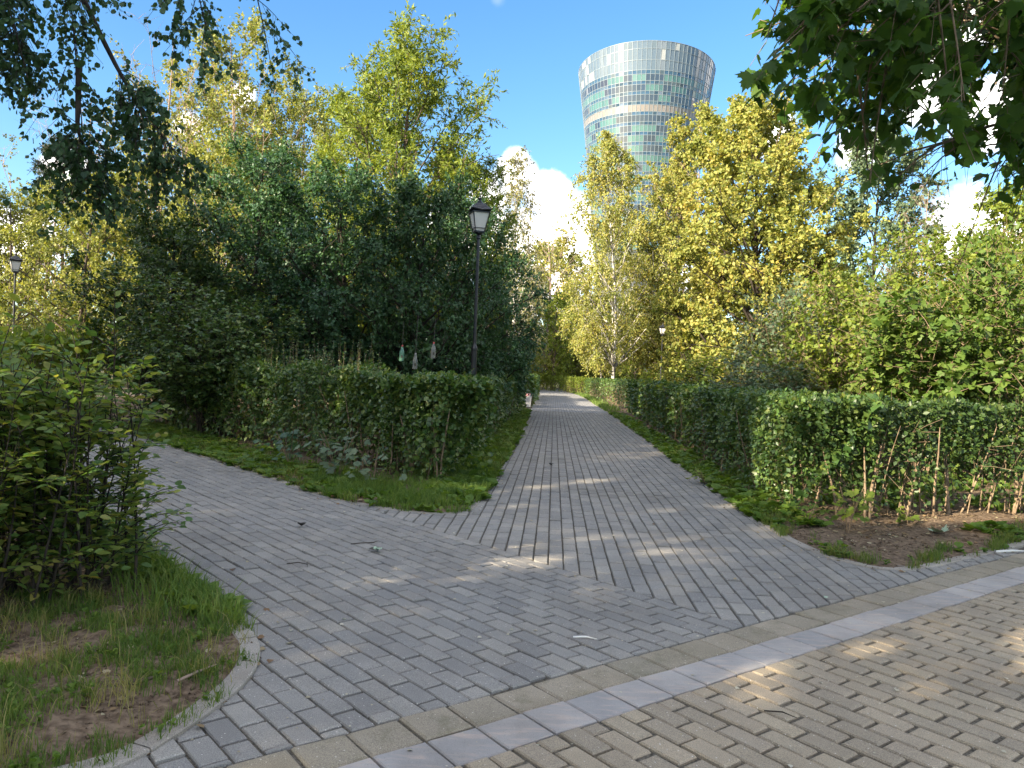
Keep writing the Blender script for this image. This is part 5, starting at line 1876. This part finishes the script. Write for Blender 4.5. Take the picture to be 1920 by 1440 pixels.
def weeds(name, label, seed, n, poly, line, box, fn, ls, per, mat, bseed, z0, leaf=OVAL, lift=.45):
    """rosettes of broad leaves"""
    rng = np.random.default_rng(seed)
    C = scatter(rng, n, poly, box, fn)
    z = bedz(C, line, bseed, z0)
    P = np.repeat(np.c_[C, z], per, 0)
    m = len(P)
    a = rng.uniform(0, 2 * np.pi, m)
    up = rng.uniform(.1, 1.3, m) * lift
    D = np.c_[np.cos(a), np.sin(a), up]
    P = P + np.c_[np.zeros((m, 2)), rng.uniform(0, .05, m)]
    N = nrm(UPV * 1.0 + sph(rng, m) * .4)
    S = np.repeat(ls * rng.uniform(.5, 1.3, len(C)), per) * rng.uniform(.6, 1.2, m)
    V, F = leaves(P, D, N, S, leaf)
    return tag(obj(name, mesh(name, V, F, [M[mat]])), label, 'weeds', kind='stuff')


weeds('weeds', 'broad leaved weeds spilling over the left kerb under the shrub', 421, 80, bed_near, NEAR, ((-4.2, 4.6), (-1.55, 8.4)), lambda P: np.clip(1.4 - edge_dist(P, NEAR) / .3, 0, 1), .15, 9, 'weed', 1, .006)
weeds('weeds', 'weeds at the foot of the hedge along the left path', 422, 620, bed_island, ISL, ((-8.5, 8.9), (-1.9, 18)), lambda P: np.clip(1.7 - edge_dist(P, ISL) / .8, 0, 1), .11, 8, 'weed', 2, 0, leaf=ROUND)
weeds('weeds', 'broad weeds scattered over the grassy island tip', 428, 170, bed_island, ISL, ((-2.6, 8.3), (.2, 11.5)), lambda P: np.clip(1.8 - edge_dist(P, ISL) / .7, 0, 1), .085, 7, 'weed', 2, 0, lift=.9, leaf=ROUND)
weeds('weeds', 'weeds in the grass verge left of the straight path', 423, 620, bed_island, ISL, ((-.9, 9.2), (.9, 33)), lambda P: np.clip(1.7 - edge_dist(P, ISL) / .5, 0, 1) * np.clip(13 / P[:, 1], .1, 1), .13, 8, 'weed', 2, 0, lift=.8, leaf=ROUND)
weeds('weeds', 'low weeds at the foot of the right hedge', 424, 700, bed_right, RGT, ((2.75, 8.2), (5.6, 34)), lambda P: np.clip(1.7 - edge_dist(P, RGT) / .42, 0, 1) * np.clip(13 / P[:, 1], .1, 1), .11, 8, 'weed', 3, .002, leaf=ROUND)
weeds('weeds', 'small weeds among the tufts of the right soil bed', 425, 34, bed_right, RGT, ((2.75, 6.6), (6.5, 8.8)), lambda P: np.clip(1.2 - edge_dist(P, RGT) / .35, 0, 1), .07, 7, 'weed', 3, .002, leaf=ROUND)
weeds('weeds', 'green undergrowth seen through the stems of the right hedge', 426, 420, bed_right, RGT, ((3.6, 9.8), (9.5, 13.5)), lambda P: np.ones(len(P)), .12, 8, 'grass_lush', 3, .002, lift=1.3, leaf=KITE)
weeds('weeds', 'little clover like weeds in the lower left bed', 427, 300, bed_near, NEAR, ((-3.4, 2.4), (-1.2, 4.8)), lambda P: c1(P), .026, 8, 'weed', 1, .006, leaf=ROUND, lift=.9)


def litter(name, label, seed, n, poly, line, box, fn, ls, mat, bseed, z0):
    rng = np.random.default_rng(seed)
    P = scatter(rng, n, poly, box, fn)
    z = bedz(P, line, bseed, z0) + .012
    a = rng.uniform(0, 2 * np.pi, len(P))
    D = np.c_[np.cos(a), np.sin(a), rng.normal(size=len(P)) * .15]
    N = nrm(UPV + sph(rng, len(P)) * .35)
    V, F = leaves(np.c_[P, z], D, N, ls * rng.uniform(.4, 1.3, len(P)), ROUND)
    return tag(obj(name, mesh(name, V, F, [M[mat]])), label, 'leaf litter', kind='stuff')


litter('leaf_litter', 'dry brown leaves under the right hedge', 441, 900, bed_right, RGT, ((3, 7.2), (8, 10)), lambda P: np.clip(edge_dist(P, RGT) / 1.2, .05, 1), .04, 'litter', 3, .002)
litter('leaf_litter', 'dry leaves and scraps on the lower left bed', 442, 420, bed_near, NEAR, ((-3.8, 2.4), (-1.2, 5.6)), lambda P: np.full(len(P), .6), .035, 'litter', 1, .006)
litter('leaf_litter', 'pale fallen leaves at the edge of the left path', 443, 420, bed_island, ISL, ((-4.6, 8.8), (-1.7, 12.6)), lambda P: np.clip(1.3 - edge_dist(P, ISL) / .5, 0, 1), .06, 'litter', 2, .02)


# sand grains, seeds and crumbs strewn over the blocks
def crumbs():
    rng = np.random.default_rng(450)
    P = rng.uniform((-5, 2.6), (5.5, 16), (2600, 2))
    ok = not_deep(P, .0) & (np.abs(P[:, 0]) < P[:, 1] * .72)
    P = P[ok]
    n = len(P)
    a = rng.uniform(0, 2 * np.pi, n)
    D = np.c_[np.cos(a), np.sin(a), np.zeros(n)]
    V, F = leaves(np.c_[P, np.full(n, .004)], D, nrm(UPV + sph(rng, n) * .3), rng.uniform(.006, .016, n) * rng.choice([1, 1, 1, 2.0], n), ROUND)
    tag(obj('crumbs', mesh('crumbs', V, F, [M['crumb']])), 'pale seeds and crumbs strewn over the paving', 'debris', kind='stuff')


M['crumb'] = leafmat('crumb', [(.10, .08, .05), (.30, .26, .18), (.45, .42, .34), (.12, .13, .06)], trans=.1)
crumbs()


# single fallen leaves, twigs and scraps that can be pointed at
def fallen(x, y, rz, s, label, mat, curl=.5, tmpl=OVAL, name='fallen_leaf', cat='leaf', z=.008):
    t, fs = tmpl
    t = t.copy()
    t[:, 1] -= .5
    t[:, 2] = curl * (t[:, 0] ** 2 * 2.2 + t[:, 1] ** 2 * .9) + .02
    me = mesh(name, t * s, fs, [M[mat]])
    o = obj(name, me, None, (x, y, z), (0, 0, rz))
    return tag(o, label, cat)


M['pale_leaf'] = solid('pale_leaf_underside', (.30, .40, .28), .55, noise=.1, nscale=30)
M['dark_leaf'] = solid('withered_leaf', (.035, .028, .018), .7)
M['maple_fallen'] = solid('fallen_maple_leaf', (.09, .13, .035), .6, col2=(.22, .21, .05), nscale=8)
M['paper'] = solid('white_scrap', (.62, .61, .58), .7)
fallen(-1.09, 6.52, .5, .13, 'curled pale green leaf lying alone on the grey paving', 'pale_leaf', .9)
fallen(-1.13, 6.55, 2.2, .10, 'withered dark leaf under the curled pale one', 'dark_leaf', .8)
fallen(-1.98, 7.42, 1.0, .12, 'crumpled dark leaf on the left path', 'dark_leaf', 1.3)
fallen(-2.88, 3.72, 1.0, .17, 'large green maple leaf lying in the lower left bed', 'maple_fallen', .25, MAPLE, z=.05)
fallen(.73, 13.3, .2, .16, 'dark leaf on the straight path by the left verge', 'dark_leaf', 1.0)
fallen(4.55, 8.15, .4, .20, 'big pale leaf on the right soil bed under the hedge', 'pale_leaf', .5, MAPLE, z=.05)
fallen(2.35, 5.6, 2.5, .05, 'small tan leaf on the tan border stones', 'pale_leaf', .7)


def stick(pts, r, label, mat, name='twig', cat='twig'):
    b = MB()
    c = np.mean(np.array(pts), 0)
    b.tube([tuple(np.array(p) - [c[0], c[1], 0]) for p in pts], [r] * (len(pts) - 1) + [r * .4], 6)
    o = b.build(name, M[mat], None, (c[0], c[1], 0))
    return tag(o, label, cat)


stick([(-1.36, 6.74, .01), (-1.28, 6.78, .013), (-1.18, 6.82, .012), (-1.15, 6.90, .01)], .0045, 'thin dark twig beside the curled pale leaf', 'bark_dark')
stick([(-1.70, 5.98, .01), (-1.62, 6.02, .014), (-1.54, 5.98, .012), (-1.52, 5.90, .01)], .004, 'bent dark twig on the left path near the shrub', 'bark_dark')
stick([(-1.82, 3.46, .045), (-1.70, 3.55, .052), (-1.60, 3.67, .055)], .012, 'brown stick lying in the lower left bed', 'bark')
stick([(-2.05, 3.30, .05), (-1.92, 3.36, .06), (-1.80, 3.47, .05)], .024, 'thick broken bark piece in the lower left bed', 'bark_tan', 'bark_piece', 'bark')
stick([(-1.52, 3.60, .05), (-1.47, 3.70, .055), (-1.42, 3.82, .05)], .007, 'pale thin stick near the left kerb', 'bark_pale')
stick([(.42, 4.55, .008), (.50, 4.55, .012), (.56, 4.52, .01)], .006, 'pale splinter on the grey paving before the border', 'paper', 'splinter', 'twig')
stick([(4.75, 7.45, .012), (4.95, 7.50, .018), (5.1, 7.53, .014)], .013, 'white rolled scrap on the kerb at the right edge', 'paper', 'paper_scrap', 'litter')
stick([(1.25, 3.62, .008), (1.33, 3.60, .014), (1.38, 3.55, .01)], .0035, 'dark twig on the tan cross path', 'bark_dark')


# young maples growing at the foot of the hedges
def seedling(x, y, h, n, ls, label, mat, seed, R=.3, base_z=.0):
    rng = np.random.default_rng(seed)
    r = empty('maple_seedling', (x, y, base_z))
    tag(r, label, 'seedling', 'maple seedlings at the hedge foot')
    k = max(3, n // 9)
    a = rng.uniform(0, 2 * np.pi, k)
    top = np.c_[np.cos(a) * R * .6, np.sin(a) * R * .6, h * rng.uniform(.6, 1.0, k)]
    st = bez(np.zeros((k, 3)) + [0, 0, -.03], top * [.3, .3, .6], top, 5)
    V, F = tubes(st, np.full((k, 5), .005), 4)
    obj('stem', mesh('seedling_stem', V, F, [M['bark_tan']]), r)
    ti = rng.integers(0, k, n)
    p, tg = sample(st[ti], rng.uniform(.3, 1.0, n))
    p = p + np.c_[rng.normal(size=(n, 2)) * R * .45, rng.normal(size=n) * .05 * h]
    D = nrm(np.c_[rng.normal(size=(n, 2)), rng.uniform(-.6, .1, n)])
    N = nrm(UPV * 1.0 + sph(rng, n) * .35 + np.array([-.2, -.4, 0]))
    S = ls * rng.uniform(.55, 1.2, n)
    t, fs = MAPLE
    me = mesh('leaf', t, fs, [M[mat]])
    for i in range(n):
        d, nv = D[i], N[i]
        xx = np.cross(d, nv); xx /= np.linalg.norm(xx)
        zz = np.cross(xx, d)
        s = float(S[i])
        o = obj('leaf', me, r)
        o.matrix_local = Matrix(((xx[0] * s, d[0] * s, zz[0] * s, p[i][0]), (xx[1] * s, d[1] * s, zz[1] * s, p[i][1]), (xx[2] * s, d[2] * s, zz[2] * s, p[i][2]), (0, 0, 0, 1)))


seedling(-2.35, 10.55, .75, 55, .13, 'dark maple seedling under the island hedge, left of its bare stems', 'l_blue', 501, .45)
seedling(-3.3, 11.6, .65, 45, .12, 'maple seedling farther along the left path hedge', 'l_dark', 502, .42)
seedling(-1.75, 10.0, .45, 26, .11, 'small maple seedling at the left of the bare hedge stems', 'l_blue', 503, .3)
seedling(3.62, 8.15, .52, 26, .115, 'bright lime seedling on the lit soil before the right hedge', 'l_lime', 504, .28)
seedling(3.25, 8.35, .30, 14, .09, 'small lime seedling left of the bright one', 'l_lime', 505, .2)
seedling(2.98, 11.6, .28, 18, .10, 'low yellow green seedling on the right verge of the path', 'l_lime', 506, .3)
seedling(4.55, 8.7, .30, 10, .10, 'little seedling between the stems of the right hedge', 'l_lime', 507, .16)

# clods of earth, and yellow leaves drifted along the edges of the paving
def clods(label, seed, n, poly, line, box, bseed, z0):
    rng = np.random.default_rng(seed)
    P = scatter(rng, n, poly, box, lambda P: np.full(len(P), .8))
    z = bedz(P, line, bseed, z0) + .012
    s = rng.uniform(.004, .013, len(P)) * rng.choice([1, 1, 1, 1.8], len(P))
    t = np.array([(1, 0, -.4), (-.5, .9, -.4), (-.5, -.9, -.4), (0.1, 0, .8)])
    a = rng.uniform(0, 2 * np.pi, len(P))
    R = np.stack([np.stack([np.cos(a), -np.sin(a)], 1), np.stack([np.sin(a), np.cos(a)], 1)], 1)
    xy = np.einsum('nij,kj->nki', R, t[:, :2])
    V = np.concatenate([xy, np.broadcast_to(t[None, :, 2:], (len(P), 4, 1))], 2) * s[:, None, None] * rng.uniform(.6, 1.4, (len(P), 4, 1)) + np.c_[P, z][:, None]
    o = np.arange(len(P))[:, None] * 4
    F = np.concatenate([o + np.array(f) for f in ((0, 1, 3), (1, 2, 3), (2, 0, 3), (0, 2, 1))])
    return tag(obj('soil_clods', mesh('soil_clods', V.reshape(-1, 3), F, [M['soil']])), label, 'soil', kind='stuff')


clods('crumbs of earth over the lower left bed', 461, 5200, bed_near, NEAR, ((-3.8, 2.3), (-1.2, 5.4)), 1, .006)
clods('crumbs of earth over the right soil bed', 462, 3600, bed_right, RGT, ((2.8, 6.5), (7.5, 9.5)), 3, .002)


def drift():
    rng = np.random.default_rng(470)
    P = rng.uniform((-7, 3), (5.6, 34), (26000, 2))
    ok = not_deep(P, -.01) & (P @ NN < C_TAN) & (np.abs(P[:, 0]) < P[:, 1] * .72)
    P = P[ok]
    d = np.min([edge_dist(P, NEAR), edge_dist(P, ISL), edge_dist(P, RGT)], axis=0)
    P = P[rng.uniform(size=len(P)) < np.exp(-d / .09) * .8 + .004]
    n = len(P)
    a = rng.uniform(0, 2 * np.pi, n)
    D = np.c_[np.cos(a), np.sin(a), rng.normal(size=n) * .2]
    V, F = leaves(np.c_[P, np.full(n, .010)], D, nrm(UPV + sph(rng, n) * .4), rng.uniform(.02, .05, n), ROUND)
    tag(obj('leaf_litter', mesh('leaf_litter', V, F, [M['litter']])), 'small dry leaves drifted along the edges of the grey paths', 'leaf litter', kind='stuff')


drift()
